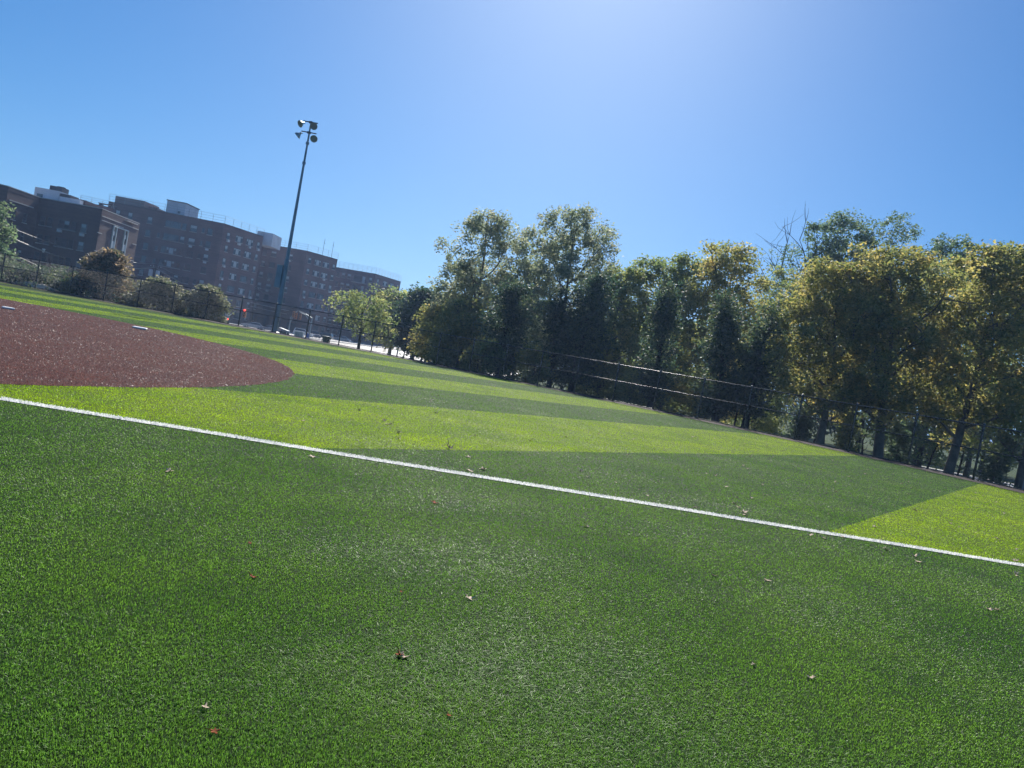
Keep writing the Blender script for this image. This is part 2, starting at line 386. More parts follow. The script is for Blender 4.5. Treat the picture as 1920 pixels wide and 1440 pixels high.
V, F3, F4, T = blades(X[green], Y[green], D[green])
me = fast_mesh('turf_grass', V, F3, F4, attr=T)
tag(link_mesh('turf_grass', me, M_['turf_blade']), 'green artificial turf fibres in light and dark mown stripes', 'turf', kind='stuff')
# infield: backing disc and its maroon fibres
pts = [(IC[0] + IR * math.cos(a), IC[1] + IR * math.sin(a)) for a in np.linspace(0, 2 * math.pi, 180, endpoint=False)]
pts = [(x, max(y, foul_y(x) + .060)) for x, y in pts]
sheetV = [(x, y, .004) for x, y in pts] + [(IC[0], IC[1], .004)]
nS = len(pts)
sheetF = [(i, (i + 1) % nS, nS) for i in range(nS)]
Vb, F3b, F4b, Tb = blades(X[brown], Y[brown], D[brown], h0=.016, w0=.0028, lean=.85, z0=.004)
o0 = len(sheetV)
me = fast_mesh('infield_turf', np.concatenate([np.array(sheetV), Vb]), np.concatenate([np.array(sheetF), F3b + o0]), F4b + o0,
               mat3=np.concatenate([np.zeros(nS), np.ones(len(F3b))]), mat4=np.ones(len(F4b)), attr=np.concatenate([np.full(o0, .5), Tb]))
tag(link_mesh('infield_turf', me, [M_['brown_base'], M_['brown_fibre']]), kind='structure')
# foul line: white turf inlay
xl = np.arange(-40, 26.6, .25); off = lowf(xl, xl * 0, 1.1, 9) * -.02
lv = []
for x, o_ in zip(xl, off):
    y = foul_y(x) + o_; lv += [(x + .01, y - .060, .008), (x - .01, y + .060, .008)]
nl = len(xl); lf = [(2 * i, 2 * i + 2, 2 * i + 3, 2 * i + 1) for i in range(nl - 1)]
xs_ = rs.uniform(-14, 16, 60000); ys_ = foul_y(xs_) + rs.uniform(-.12, .12, 60000); ok = classify(xs_, ys_)[0]; xs_, ys_ = xs_[ok], ys_[ok]
Vw, F3w, F4w, Tw = blades(xs_, ys_, np.full(len(xs_), 9.0), h0=.034, w0=.0026, lean=.5, z0=.008)
o0 = len(lv)
me = fast_mesh('foul_line', np.concatenate([np.array(lv), Vw]), F3w + o0, np.concatenate([np.array(lf), F4w + o0]),
               mat3=np.ones(len(F3w)), mat4=np.concatenate([np.zeros(len(lf)), np.ones(len(F4w))]), attr=np.concatenate([np.full(o0, .5), Tw]))
tag(link_mesh('foul_line', me, [M_['white_base'], M_['white_fibre']]), kind='structure')

# ------------------------------------------------------------------ roads beyond
ZR = -2.426
ngon('avenue', [(-52, 112), (-36, 100), (-6, 98), (6, 112), (-2, 150), (4, 260), (40, 700), (-10, 700), (-34, 240), (-46, 176), (-58, 146), (-62, 126)], ZR + .012, M_['road'])
ngon('park_road', [(8, 101.5), (60, 90), (160, 72), (160, 58), (58, 78.5), (8, 91.5)], ZR + .012, M_['road_dark'])
kb = MB(); kb.prism([(8, 101.8), (60, 90.3), (160, 72.3), (160, 74.3), (60, 92.6), (8, 104)], ZR, ZR + .14)
tag(kb.build('park_kerb', M_['kerb']), kind='structure')
mk = MB()
for k in range(9):      # crossing bars
    x0 = -33 + k * 2.4; mk.add([(x0, 118, ZR + .018), (x0 + 1.0, 118, ZR + .018), (x0 + 1.0, 122, ZR + .018), (x0, 122, ZR + .018)], [(0, 1, 2, 3)])
for k in range(16):
    y0 = 132 + k * 12; x0 = -14 + (y0 - 132) * .04; mk.add([(x0, y0, ZR + .018), (x0 + .3, y0, ZR + .018), (x0 + .5, y0 + 5, ZR + .018), (x0 + .2, y0 + 5, ZR + .018)], [(0, 1, 2, 3)])
tag(mk.build('road_markings', M_['paint_white']), kind='structure')
sw = MB(); sw.prism([(-58.5, 146), (-46.5, 176), (-34.5, 240), (-10.5, 700), (-60, 700), (-58, 260), (-66, 180), (-72, 150), (-64, 130)], ZR - .1, ZR + .13)
tag(sw.build('pavement', M_['kerb']), kind='structure')

# ------------------------------------------------------------------ outfield fence
arc = [0.0]
for a, b in zip(FC[:-1], FC[1:]): arc.append(arc[-1] + (b - a).length)
def on_fence(s):
    s = max(0, min(s, arc[-1] - 1e-4))
    for i in range(len(arc) - 1):
        if arc[i + 1] >= s:
            t = (s - arc[i]) / max(1e-9, arc[i + 1] - arc[i]); return FC[i].lerp(FC[i + 1], t)
FH = 2.46
s_anchor = min(range(len(FC)), key=lambda i: abs(FC[i].x + 17.3)); s_anchor = arc[s_anchor]
SP = 3.07
k0 = -int(s_anchor // SP)
post_s = [s_anchor + k * SP for k in range(k0, 60) if s_anchor + k * SP < arc[-1] - 1]
fence = empty('outfield_fence', (on_fence(s_anchor).x, on_fence(s_anchor).y, 0), 0,
              'long black chain link fence along the far edge of the turf', 'fence')
FO = Vector(fence.location)
pm = MB(); pm.tube([(0, 0, -.35), (0, 0, FH + .02)], .050, 10); pm.lathe([(.06, FH + .02), (.056, FH + .06), (.0, FH + .09)], 10)
post0 = pm.build('post', M_['black_metal'], fence, smooth=False)
for i, s in enumerate(post_s):
    p = on_fence(s)
    o = post0 if i == 0 else post0.copy()
    if i: C.objects.link(o); o.parent = fence
    o.location = (p.x - FO.x, p.y - FO.y, 0)
fine = [on_fence(s) for s in np.arange(0, arc[-1], .75)]
for nm, z, r in (('top_rail', FH - .03, .032), ('middle_rail', FH * .56, .027), ('bottom_rail', .10, .025)):
    r_ = MB(); r_.tube([(p.x - FO.x, p.y - FO.y, z) for p in fine], r, 10); r_.build(nm, M_['black_metal'], fence, smooth=True)
# real woven wires, one mesh panel per bay
PITCHW = .085; RW = .0026
for i in range(len(post_s) - 1):
    a = on_fence(post_s[i]) - FO.xy; b = on_fence(post_s[i + 1]) - FO.xy
    L_ = (b - a).length; u = (b - a) / L_; nrm = Vector((u.y, -u.x))
    z0, z1 = .05, FH - .03; hh = z1 - z0
    V = []; F = []
    for sgn in (1, -1):
        for s in np.arange(-hh, L_ + hh, PITCHW):
            s0, s1 = s, s + sgn * hh
            # clip to bay
            ta, tb = 0.0, 1.0
            lo, hi = min(s0, s1), max(s0, s1)
            if hi < 0 or lo > L_: continue
            def tt(v): return (v - s0) / (s1 - s0)
            q = sorted((tt(0), tt(L_))); ta = max(0, q[0]); tb = min(1, q[1])
            if tb - ta < .01: continue
            p0 = (s0 + (s1 - s0) * ta, z0 + hh * ta); p1 = (s0 + (s1 - s0) * tb, z0 + hh * tb)
            base = len(V)
            for (ps, pz) in (p0, p1):
                c = Vector((a.x + u.x * ps, a.y + u.y * ps, pz))
                for k in range(3):
                    an = 2 * math.pi * k / 3
                    dv = Vector((nrm.x * math.cos(an), nrm.y * math.cos(an), 0)) * RW + (Vector((u.x, u.y, 0)) * (.707 * sgn * -1) + Vector((0, 0, .707))) * RW * math.sin(an)
                    V.append(c + dv + Vector((nrm.x, nrm.y, 0)) * (.002 * sgn))
            F += [(base + k, base + (k + 1) % 3, base + 3 + (k + 1) % 3, base + 3 + k) for k in range(3)]
    me = fast_mesh('chain_link', np.array([tuple(v) for v in V]), F4=np.array(F))
    link_mesh('chain_link', me, M_['wire'], fence)

# ------------------------------------------------------------------ floodlight mast
PX, PY = -20.95, 66.35; HP = 18.35; zb = tz(PX, PY)
mast = empty('floodlight_mast', (PX, PY, zb), 0, 'tall blue-grey steel floodlight mast with four round lamps behind the outfield fence', 'light pole')
HM = HP - zb
b = MB(); b.tube([(0, 0, 0), (0, 0, 3), (0, 0, 6.4), (0, 0, 6.45), (0, 0, HM * .62), (0, 0, HM)], [.22, .21, .19, .155, .12, .065], 16)
for zz in (HM - 1.9, HM - 3.6): b.lathe([(.0, zz - .1), (.15, zz - .1), (.15, zz + .1), (.0, zz + .1)], 12)
b.build('pole', M_['pole_steel'], mast, smooth=False)
b = MB(); b.lathe([(.0, 0.0), (.45, 0.0), (.45, .12), (.3, .2), (.0, .2)], 16); b.build('base_flange', M_['dark_steel'], mast)
b = MB(); b.box((-.42, -.05, 4.9), (.5, .42, 1.9)); b.box((-.42, -.05, 5.88), (.56, .48, .06)); b.build('control_box', M_['pole_steel'], mast, bevel=.02)
M_['reflector'] = mat('lamp_reflector', (.55, .56, .55), .3, .9)
M_['lens'] = mat('lamp_lens', (.25, .24, .24), .15, 0, spec=.8)
M_['lamp_shell'] = mat('lamp_shell', (.45, .48, .46), .35, .7)
def floodlight(x, z, aim, tilt):
    Rm = Matrix.Translation((x, -.12, z)) @ Matrix.Rotation(aim, 4, 'Z') @ Matrix.Rotation(tilt, 4, 'X') @ Matrix.Scale(.76, 4)
    b = MB(); b.lathe([(.0, .42), (.10, .40), (.13, .22), (.14, .18), (.20, .10), (.34, -.06), (.40, -.22), (.41, -.24), (.39, -.235), (.33, -.07), (.18, .08)], 20, Rm)
    h = b.build('floodlight', M_['lamp_shell'], mast, smooth=True)
    b = MB(); b.lathe([(.385, -.225), (.30, -.215), (.0, -.20)], 20, Rm); b.build('lens', M_['lens'], h)
    b = MB(); b.tube([(0, 0, .25), (0, .15, .45)], .03, 6)
    b.v = [tuple(Rm @ Vector(v)) for v in b.v]; b.build('bracket', M_['dark_steel'], h)
for nm, zz in (('crossarm', HM - .12), ('crossarm', HM - 1.0)):
    b = MB(); b.box((0, -.12, zz), (1.25 if zz > HM - .5 else 1.3, .08, .08)); b.box((0, -.05, zz), (.3, .2, .16)); b.build(nm, M_['dark_steel'], mast)
floodlight(-.74, HM - .36, R(-38), R(-58)); floodlight(.36, HM - .40, R(6), R(-72))
floodlight(-.82, HM - 1.34, R(-78), R(-42)); floodlight(.52, HM - 1.42, R(14), R(-66))

# ------------------------------------------------------------------ bases on the infield
def base_pad(p, rot, label, sz=.46):
    b = MB(); b.box((0, 0, .04), (sz, sz, .07)); 
    o = b.build('base_pad', M_['white_plastic'], None, bevel=.025); o.location = (p.x, p.y, .006); o.rotation_euler = (0, 0, rot)
    tag(o, label, 'base')
base_pad(onz(262, 617), R(20), 'white square base pad on the maroon infield near its curved grass edge', .52)
base_pad(onz(15, 580), R(45), 'small distant white base pad on the maroon infield at the photo left edge', .36)

# ------------------------------------------------------------------ fallen leaves
M_['leaf_pale'] = mat('dry_leaf_pale', (.62, .47, .33), .7, var=.2, scale=30, spec=.2)
M_['leaf_red'] = mat('dry_leaf_russet', (.27, .075, .03), .8, var=.4, scale=40, spec=.1)
M_['leaf_brown'] = mat('dry_leaf_brown', (.20, .10, .05), .7, var=.3, scale=40)
def leaf_obj(p, size, m, rz, curl, tilt, label, group=None, lobes=5, seed=0):
    r = random.Random(seed); pts = []; n = lobes * 4
    for i in range(n):
        a = 2 * math.pi * i / n; rad = (1.0 if i % 4 == 0 else (.42 if i % 4 == 2 else .66)) * r.uniform(.85, 1.12)
        x = math.cos(a) * rad; y = math.sin(a) * rad * .8
        pts.append((x * size, y * size, curl * size * (x * x) + r.uniform(-.04, .06) * size))
    v = pts + [(0, 0, .0)] + [(-1.0 * size, 0, curl * size), (-1.7 * size, .1 * size, curl * size * 1.6)]
    f = [(i, (i + 1) % n, n) for i in range(n)] + [(n // 2, n + 1, n + 2)]
    me = bpy.data.meshes.new('fallen_leaf'); me.from_pydata(v, [], f); 
    me.update(); o = link_mesh('fallen_leaf', me, m)
    sm = o.modifiers.new('thickness', 'SOLIDIFY'); sm.thickness = .0015
    o.location = (p.x, p.y, .012); o.rotation_euler = (tilt, curl * .2, rz)
    tag(o, label, 'leaf', group)
LV = [(881, 1119, .036, 'leaf_pale', .5, 'pale pinkish curled dry leaf lying on the dark green turf near the middle'),
      (758, 1228, .034, 'leaf_pale', .9, 'pale curled leaf standing up on the turf, nearest of the large pale leaves'),
      (750, 1225, .030, 'leaf_red', .6, 'rust red leaf touching the nearest large pale leaf'),
      (476, 1079, .030, 'leaf_red', .5, 'rust red leaf below a smaller red leaf on the dark turf'),
      (469, 1016, .022, 'leaf_red', .3, 'small red leaf above the larger rust red leaf'),
      (403, 1367, .022, 'leaf_red', .4, 'rust red leaf near the bottom edge of the photo'),
      (843, 1338, .018, 'leaf_red', .4, 'little russet leaf low on the turf below the standing pale leaf'),
      (753, 1107, .016, 'leaf_red', .4, 'tiny russet leaf left of the pale pinkish leaf'),
      (318, 881, .05, 'leaf_pale', .7, 'pale leaf with a dark fold below the left part of the white line'),
      (1439, 1086, .045, 'leaf_pale', .3, 'pale star shaped leaf lying flat on the right of the dark turf'),
      (1546, 1008, .055, 'leaf_pale', .3, 'pale five pointed leaf just below the white line near the light triangle'),
      (1723, 1052, .06, 'leaf_pale', .3, 'long pale leaf lying below the white line at the right'),
      (1521, 1268, .034, 'leaf_pale', .6, 'pale curled leaf on the near right turf'),
      (1413, 1243, .020, 'leaf_pale', .6, 'small pale leaf left of the curled leaf on the near right turf'),
      (1856, 1141, .045, 'leaf_pale', .4, 'pale and brown leaf on the turf close to the right photo edge'),
      (1870, 1141, .035, 'leaf_brown', .3, 'brown leaf beside the pale leaf close to the right photo edge'),
      (1100, 985, .04, 'leaf_pale', .5, 'pale leaf right of a faint grey patch below the white line'),
      (843, 839, .085, 'leaf_pale', 1.0, 'dark and white curled leaf standing on the light stripe above the line'),
      (880, 881, .08, 'leaf_pale', .4, 'pale leaf left of its twin just above the white line'),
      (905, 878, .08, 'leaf_pale', .4, 'pale leaf right of its twin just above the white line'),
      (587, 855, .06, 'leaf_pale', .3, 'pale leaf just under the white line left of centre'),
      (816, 941, .055, 'leaf_red', .4, 'reddish leaf on the dark turf under the middle of the white line'),
      (1395, 959, .075, 'leaf_pale', .4, 'pale leaf on the dark stripe just above the white line'),
      (1340, 1077, .035, 'leaf_brown', .4, 'brown leaf left of the star shaped pale leaf'),
      (385, 1322, .022, 'leaf_pale', .5, 'tiny pale leaf above the red leaf near the bottom edge'),
      (1717, 957, .07, 'leaf_brown', .5, 'dark brown leaf on the light green triangle at the right')]
for i, (px, py, s, m, cu, lb) in enumerate(LV):
    leaf_obj(onz(px, py, .02), s, M_[m], rs.uniform(0, 6.28), cu, rs.uniform(-.25, .25), lb, 'large fallen leaves on the turf', seed=i)
r2 = random.Random(77); cnt = 0
while cnt < 150:
    px = r2.uniform(300, 1915); t = r2.random(); hor = 671 + (px - 960) * .1853
    edge_off = 44 + max(0, (px - 960)) * .045
    py = hor + edge_off + 8 + t ** 1.6 * 150
    p = onz(px, py, .02)
    if not inside(field_poly, np.array([p.x]), np.array([p.y]))[0]: continue
    if p.x < -4 and r2.random() < .6: continue
    if r2.random() > .35 + .04 * max(0, p.x + 6): continue
    leaf_obj(p, r2.uniform(.028, .062), M_['leaf_pale'] if r2.random() < .93 else M_['leaf_brown'], r2.uniform(0, 6.28), r2.uniform(.2, .9), r2.uniform(-.3, .3),
             'tiny dry leaf speck scattered on the striped turf beyond the white line', 'tiny fallen leaves on the striped turf', seed=1000 + cnt % 12)
    cnt += 1

# ------------------------------------------------------------------ buildings
def wall_pt(px, py, ztop):
    """point where the roof line seen at this pixel stands at height ztop"""
    r = ray(px, py); t = (ztop - CAM_H) / r[2]
    return Vector((r[0] * t, r[1] * t))
def add_window(parent, O, u, nrm, s, z, w, h, kind='sash', blind=.0, ac=False, white=False, sill=True, rr=random):
    """window set in the wall plane: O wall origin, u along, nrm outward"""
    M = Matrix(((u.x, nrm.x, 0, O.x + u.x * s), (u.y, nrm.y, 0, O.y + u.y * s), (0, 0, 1, z), (0, 0, 0, 1)))
    b = MB(); b.mat(0); t = .09; d = .12
    b.box((0, .02, h / 2 - t / 2), (w, d, t), M); b.box((0, .02, -h / 2 + t / 2), (w, d, t), M)
    b.box((-w / 2 + t / 2, .02, 0), (t, d, h - 2 * t - .004), M); b.box((w / 2 - t / 2, .02, 0), (t, d, h - 2 * t - .004), M)
    if kind == 'wide':
        b.box((-w * .24, .015, 0), (t, d - .02, h - 2 * t - .004), M); b.box((w * .24, .015, 0), (t, d - .02, h - 2 * t - .004), M)
    elif kind == 'sash': b.box((0, .015, 0), (w - 2 * t - .004, d - .02, t * .8), M)
    if sill: b.mat(1); b.box((0, .06, -h / 2 - .07), (w + .2, .22, .13), M)
    b.mat(2); b.box((0, -.004, 0), (w - 2 * t, .03, h - 2 * t), M)
    if blind > 0:
        b.mat(3)
        if kind == 'wide':
            b.box((0, .03, 0), (w * .40, .02, h - 2 * t - .02), M)
            for q in (-1, 1): b.box((q * w * .36, .03, h * .5 - t - h * blind * .3), (w * .17, .02, h * blind * .6), M)
        else: b.box((0, .03, h / 2 - t - (h - 2 * t) * blind / 2), (w - 2 * t - .02, .02, (h - 2 * t) * blind), M)
    o = b.build('window', [M_['frame_white'] if white else M_['frame_dark'], M_['sill'], M_['glass'], M_['blind']], parent)
    if ac:
        b = MB(); b.box((0, .2, -h / 2 - .42), (.62, .5, .42), M); b.build('air_conditioner', M_['ac'], parent)
    return o
def face(P0, P1):
    u = (P1 - P0); L = u.length; u = u / L; n = Vector((u.y, -u.x))
    if n.dot(-(P0 + P1) / 2) < 0: n = -n
    return u, n, L
def rail(parent, pts, z, h=1.1, step=2.2, name='roof_railing', r=.035, wires=3):
    b = MB()
    for a, c in zip(pts[:-1], pts[1:]):
        a = Vector(a); c = Vector(c); L = (c - a).length; n = max(1, int(L / step))
        for k in range(n + 1):
            p = a.lerp(c, k / n); b.tube([(p.x, p.y, z), (p.x, p.y, z + h)], r, 4)
        for q in range(wires):
            zz = z + h * (q + 1) / wires; b.tube([(a.x, a.y, zz), (c.x, c.y, zz)], r * .7, 4)
    return b.build(name, M_['rail'], parent)
def back(P, d): P = Vector(P); return P + P.normalized() * d
def inset(P, d=.35): return Vector(P) + Vector(P).normalized() * d
def building(name, label, pts, ztop, bmat, z0=-2.5, depth=16, cap=True):
    root = empty(name, (pts[0].x, pts[0].y, z0), 0, label, 'building'); O = Vector((pts[0].x, pts[0].y))
    loc = [p - O for p in pts] + [back(pts[-1], depth) - O, back(pts[0], depth) - O]
    b = MB(); b.prism(loc, 0, ztop - z0 - .5); w = b.build('wall', bmat, root)
    if cap:
        b = MB(); q = [p + (p + O).normalized() * -.06 for p in loc]; b.prism(q, ztop - z0 - .5, ztop - z0); b.build('parapet', [bmat], root)
        b = MB(); q = [p + (p + O).normalized() * -.12 for p in loc]; b.prism(q, ztop - z0, ztop - z0 + .12); b.build('coping', [M_['sill'] if cap == 2 else M_['tar']], root)
    return root, O, z0
br = random.Random(3)

# A: dark near building at the left
ZA = 13.3
Apx = [(-60, 332), (16, 350), (75, 371), (192, 392), (262, 420)]
AP = [wall_pt(x, y, ZA) for x, y in Apx]
bA, OA, z0 = building('corner_apartment_house', 'dark brick apartment house at far left with two tall white window bays on its side', AP, ZA, M_['brick_dark'], depth=14, cap=2)
zf = lambda z: z - z0
rootloc = lambda P: P - OA
# facets: 0 left, 1 receding, 2 dark front, 3 side with bays
u, n, L = face(AP[1], AP[2])
for s in (L * .26, L * .62):
    for fl in range(4): add_window(bA, AP[1] - OA, u, n, s, ZA - 3.9 - fl * 2.95 - z0, 1.0, 1.5, 'sash', .25 if fl == 2 else 0)
b = MB(); Mx = Matrix(((u.x, n.x, 0, (AP[1] - OA).x), (u.y, n.y, 0, (AP[1] - OA).y), (0, 0, 1, 0), (0, 0, 0, 1)))
b.box((L * .45, .05, ZA - 1.9 - z0), (L * .75, .14, .16), Mx); b.build('string_course', M_['sill'], bA)
u, n, L = face(AP[2], AP[3])
for s, k, w in ((L * .40, 'sash', 1.0), (L * .49, 'sash', 1.0), (L * .60, 'sash', .9), (L * .76, 'sash', 1.0), (L * .22, 'sash', .9), (L * .1, 'sash', .9)):
    for fl in range(4):
        add_window(bA, AP[2] - OA, u, n, s, ZA - 3.6 - fl * 2.95 - z0, w, 1.45, k, .45 if (s > L * .7 or (fl == 0 and abs(s - L * .49) < .1)) and fl < 2 else 0,
                   ac=(fl == 0 and s > L * .7) or (fl == 0 and abs(s - L * .40) < .1))
u, n, L = face(AP[3], AP[4])
Mx = Matrix(((u.x, n.x, 0, (AP[3] - OA).x), (u.y, n.y, 0, (AP[3] - OA).y), (0, 0, 1, 0), (0, 0, 0, 1)))
for s in (L * .36, L * .66):
    b = MB(); zt = ZA - 2.1 - z0; zbm = 1.0
    for q in (-1, 1): b.box((s + q * .62, .08, (zt + zbm) / 2), (.24, .26, zt - zbm), Mx)
    for fl in range(4): b.box((s, .06, ZA - 5.1 - fl * 2.95 - z0), (.98, .16, 1.15), Mx)
    b.build('window_bay', M_['frame_white'], bA)
    for fl in range(4): add_window(bA, AP[3] - OA, u, n, s, ZA - 3.55 - fl * 2.95 - z0, .96, 1.6, 'sash', .5 if fl == 0 else 0, sill=False)
b = MB(); b.box((L * .51, .09, ZA - 2.0 - z0), (L * .30 + 1.5, .3, .2), Mx); b.build('bay_lintel', M_['frame_white'], bA)
b = MB(); b.box((L * .5, .05, ZA - 1.1 - z0), (L * .96, .14, .13), Mx); b.box((L * .3, .05, ZA - 1.75 - z0), (L * .55, .12, .1), Mx)
b.box((L * .72, .3, ZA - .35 - z0), (L * .3, .5, .14), Mx); b.build('string_course', M_['sill'], bA)
b = MB()
for zz in (3.9, 6.9, 9.9):
    b.box((L * .02, .05, ZA - zz - z0), (L * .1, .14, .13), Mx); b.box((L * .93, .05, ZA - zz - z0), (L * .12, .14, .13), Mx)
b.build('corner_band', M_['sill'], bA)
# roof house and its water tank on A
def roofbox(parent, O, px0, py0, px1, py1, dist, zb, zt, dep, m, name):
    a = at(px0, py0, dist); c = at(px1, py1, dist); a = Vector((a.x, a.y)); c = Vector((c.x, c.y)); w = (c - a)
    q = [a - O, c - O, c + Vector((0, dep)) - O, a + Vector((0, dep)) - O]
    b = MB(); b.prism(q, zb - z0, zt - z0); return b.build(name, m, parent), q
dA = AP[3].y + 4
hA = at(66, 350, dA).z
rh, q = roofbox(bA, OA, 66, 350, 112, 358, dA, ZA - .5, hA, 5, M_['render_white'], 'roof_house')
b = MB(); wq = (q[1] - q[0]); p = q[0] + wq * .24
b.box((p.x, p.y - .03, hA - 1.35 - z0), (1.0, .1, .65)); b.build('window', M_['glass'], bA)
b = MB(); p = q[0] + wq * .58; b.box((p.x, p.y - .03, hA - 2.1 - z0), (1.0, .08, 1.7)); b.build('roof_door', M_['render_white'], bA)
b = MB(); p = q[0] + wq * .68; b.box((p.x, p.y + 2, hA + .42 - z0), (2.1, 2.0, .8)); b.lathe([(0, .95), (.65, .9), (.7, .6)], 14, Matrix.Translation((p.x + .3, p.y + 2, hA + .05 - z0))); b.build('roof_tank', M_['tar'], bA)
b = MB(); p = q[1]; b.box((p.x + .9, p.y + 1.4, hA - .7 - z0), (1.9, 2.4, .8)); b.build('roof_vent', M_['tar'], bA)
roofbox(bA, OA, 112, 366, 150, 378, dA, ZA - .5, at(118, 369, dA).z, 5, M_['render_white'], 'roof_house')
roofbox(bA, OA, 148, 373, 160, 380, dA + 1, ZA - .5, at(150, 374, dA + 1).z, 4, M_['brick_dark'], 'chimney')

# B: long brick block with a protruding pale front
def grid(root, O, P0, P1, cols, ztop, rows, pitch, first, z0, wmap=None, blindf=.35, acf=.15, white=False, h=1.45):
    u, n, L = face(P0, P1)
    for ci, (f, w, kind) in enumerate(cols):
        for r_ in range(rows):
            bl = 0
            if br.random() < (blindf(r_) if callable(blindf) else blindf): bl = br.choice([.35, .5, .6])
            if kind == 'slit' and br.random() < .25: continue
            add_window(root, P0 - O, u, n, L * f, ztop - first - r_ * pitch - z0, w, h if kind != 'slit' else h * .7, 'wide' if kind == 'wide' else 'sash', bl,
                       ac=br.random() < (acf if kind != 'slit' else 0), sill=True)
ZB = 19.3
BP = [wall_pt(x, y, ZB) for x, y in ((204, 378), (262, 389), (421, 420), (494, 444))]
bB, OB, z0 = building('courtyard_apartment_block', 'long brick apartment block with a tall white lift house on its railed roof', BP, ZB, M_['brick_red'], depth=16)
grid(bB, OB, BP[0], BP[1], [(.35, 1.0, 's'), (.75, 1.0, 's')], ZB, 2, 2.9, 2.2, z0, blindf=.8, acf=0)
grid(bB, OB, BP[1], BP[2], [(.14, 1.05, 's'), (.265, .6, 'slit'), (.35, 1.1, 's'), (.44, 2.3, 'wide'), (.545, 1.0, 's'), (.655, 1.5, 's'), (.77, .6, 'slit'), (.85, 1.1, 's')],
     ZB, 7, 2.9, 2.3, z0, blindf=lambda r_: .30 if r_ < 5 else .1, acf=.14)
grid(bB, OB, BP[2], BP[3], [(.13, 1.0, 's'), (.40, 2.3, 'wide'), (.67, 2.3, 'wide'), (.90, 1.0, 's')], ZB, 7, 2.9, 2.3, z0, blindf=lambda r_: 1.0 if r_ < 3 else .25, acf=.25)
rail(bB, [(inset(p) - OB) for p in BP], ZB - z0 + .1, 1.7, 2.6)
dB = BP[1].y + 5
h1 = at(222, 367, dB).z; roofbox(bB, OB, 217, 367, 272, 377, dB, ZB - .5, h1 - .1, 7, M_['brick_tan'], 'roof_house')
roofbox(bB, OB, 272, 384, 295, 390, dB + 2, ZB - .5, at(274, 386, dB + 2).z, 6, M_['brick_tan'], 'roof_house')
dB2 = (BP[1].y * .6 + BP[2].y * .4) + 4
h2 = at(316, 376, dB2).z
lift, q = roofbox(bB, OB, 314, 376, 349, 383, dB2, ZB - .5, h2, 7, M_['render_white'], 'lift_house')
b = MB(); b.prism([q[0] + Vector((-.15, -.15)), q[1] + Vector((.15, -.15)), q[2] + Vector((.15, .15)), q[3] + Vector((-.15, .15))], h2 - z0, h2 - z0 + .2); b.build('coping', M_['tar'], bB)
b = MB(); p = q[0].lerp(q[1], .7); b.box((p.x, p.y - .03, h2 - 2.2 - z0), (.6, .08, .5)); b.build('window', M_['glass'], bB)
dB3 = BP[3].y + 5
roofbox(bB, OB, 483, 433, 512, 440, dB3, ZB - 1.5, at(485, 433, dB3).z, 7, M_['render_white'], 'lift_house')

# C
ZC = 19.3
CP = [wall_pt(x, y, ZC) for x, y in ((470, 453), (576, 471), (633, 487))]
bC, OC, z0 = building('middle_brick_block', 'mauve brick apartment block crossed by the floodlight mast, with two thin roof aerials', CP, ZC, M_['brick_red'], depth=18)
grid(bC, OC, CP[0], CP[1], [(.28, 1.1, 's'), (.44, 1.5, 's'), (.74, 1.1, 's')], ZC, 8, 2.9, 2.2, z0, blindf=lambda r_: .75 if r_ < 4 else .2, acf=.2)
grid(bC, OC, CP[1], CP[2], [(.12, 1.0, 's'), (.38, 2.2, 'wide'), (.65, 2.2, 'wide'), (.91, 1.0, 's')], ZC, 8, 2.9, 2.2, z0, blindf=lambda r_: .95 if r_ < 3 else .25, acf=.2)
rail(bC, [(inset(p) - OC) for p in CP], ZC - z0 + .1, 1.7, 2.8)
for f in (.45, .75):
    p = CP[1].lerp(CP[2], f) - OC; b = MB(); b.tube([(p.x, p.y + 1, ZC - z0), (p.x, p.y + 1, ZC - z0 + 4.6)], .05, 5); b.box((p.x, p.y + 1, ZC - z0 + 3.4), (.7, .05, .05)); b.build('aerial', M_['dark_steel'], bC)
# D
ZD = 19.0
DP = [wall_pt(x, y, ZD) for x, y in ((610, 498), (704.6, 514), (751.5, 528.5))]
bD, OD, z0 = building('far_brick_block', 'farthest brick apartment block with stacked balconies and a railed roof, above the small street tree', DP, ZD, M_['brick_red'], depth=18)
grid(bD, OD, DP[0], DP[1], [(.28, 1.0, 's'), (.39, 1.2, 's'), (.50, 1.2, 's')], ZD, 7, 2.9, 2.0, z0, blindf=.85, acf=0)
grid(bD, OD, DP[0], DP[1], [(.92, 1.0, 's')], ZD, 7, 2.9, 2.0, z0, blindf=.3, acf=0)
grid(bD, OD, DP[1], DP[2], [(.12, 1.0, 's'), (.40, 2.2, 'wide'), (.66, 2.2, 'wide'), (.9, 1.0, 's')], ZD, 7, 2.9, 2.0, z0, blindf=lambda r_: .9 if r_ < 2 else .2, acf=0)
u, n, L = face(DP[0], DP[1]); Mx = Matrix(((u.x, n.x, 0, 0), (u.y, n.y, 0, 0), (0, 0, 1, 0), (0, 0, 0, 1)))
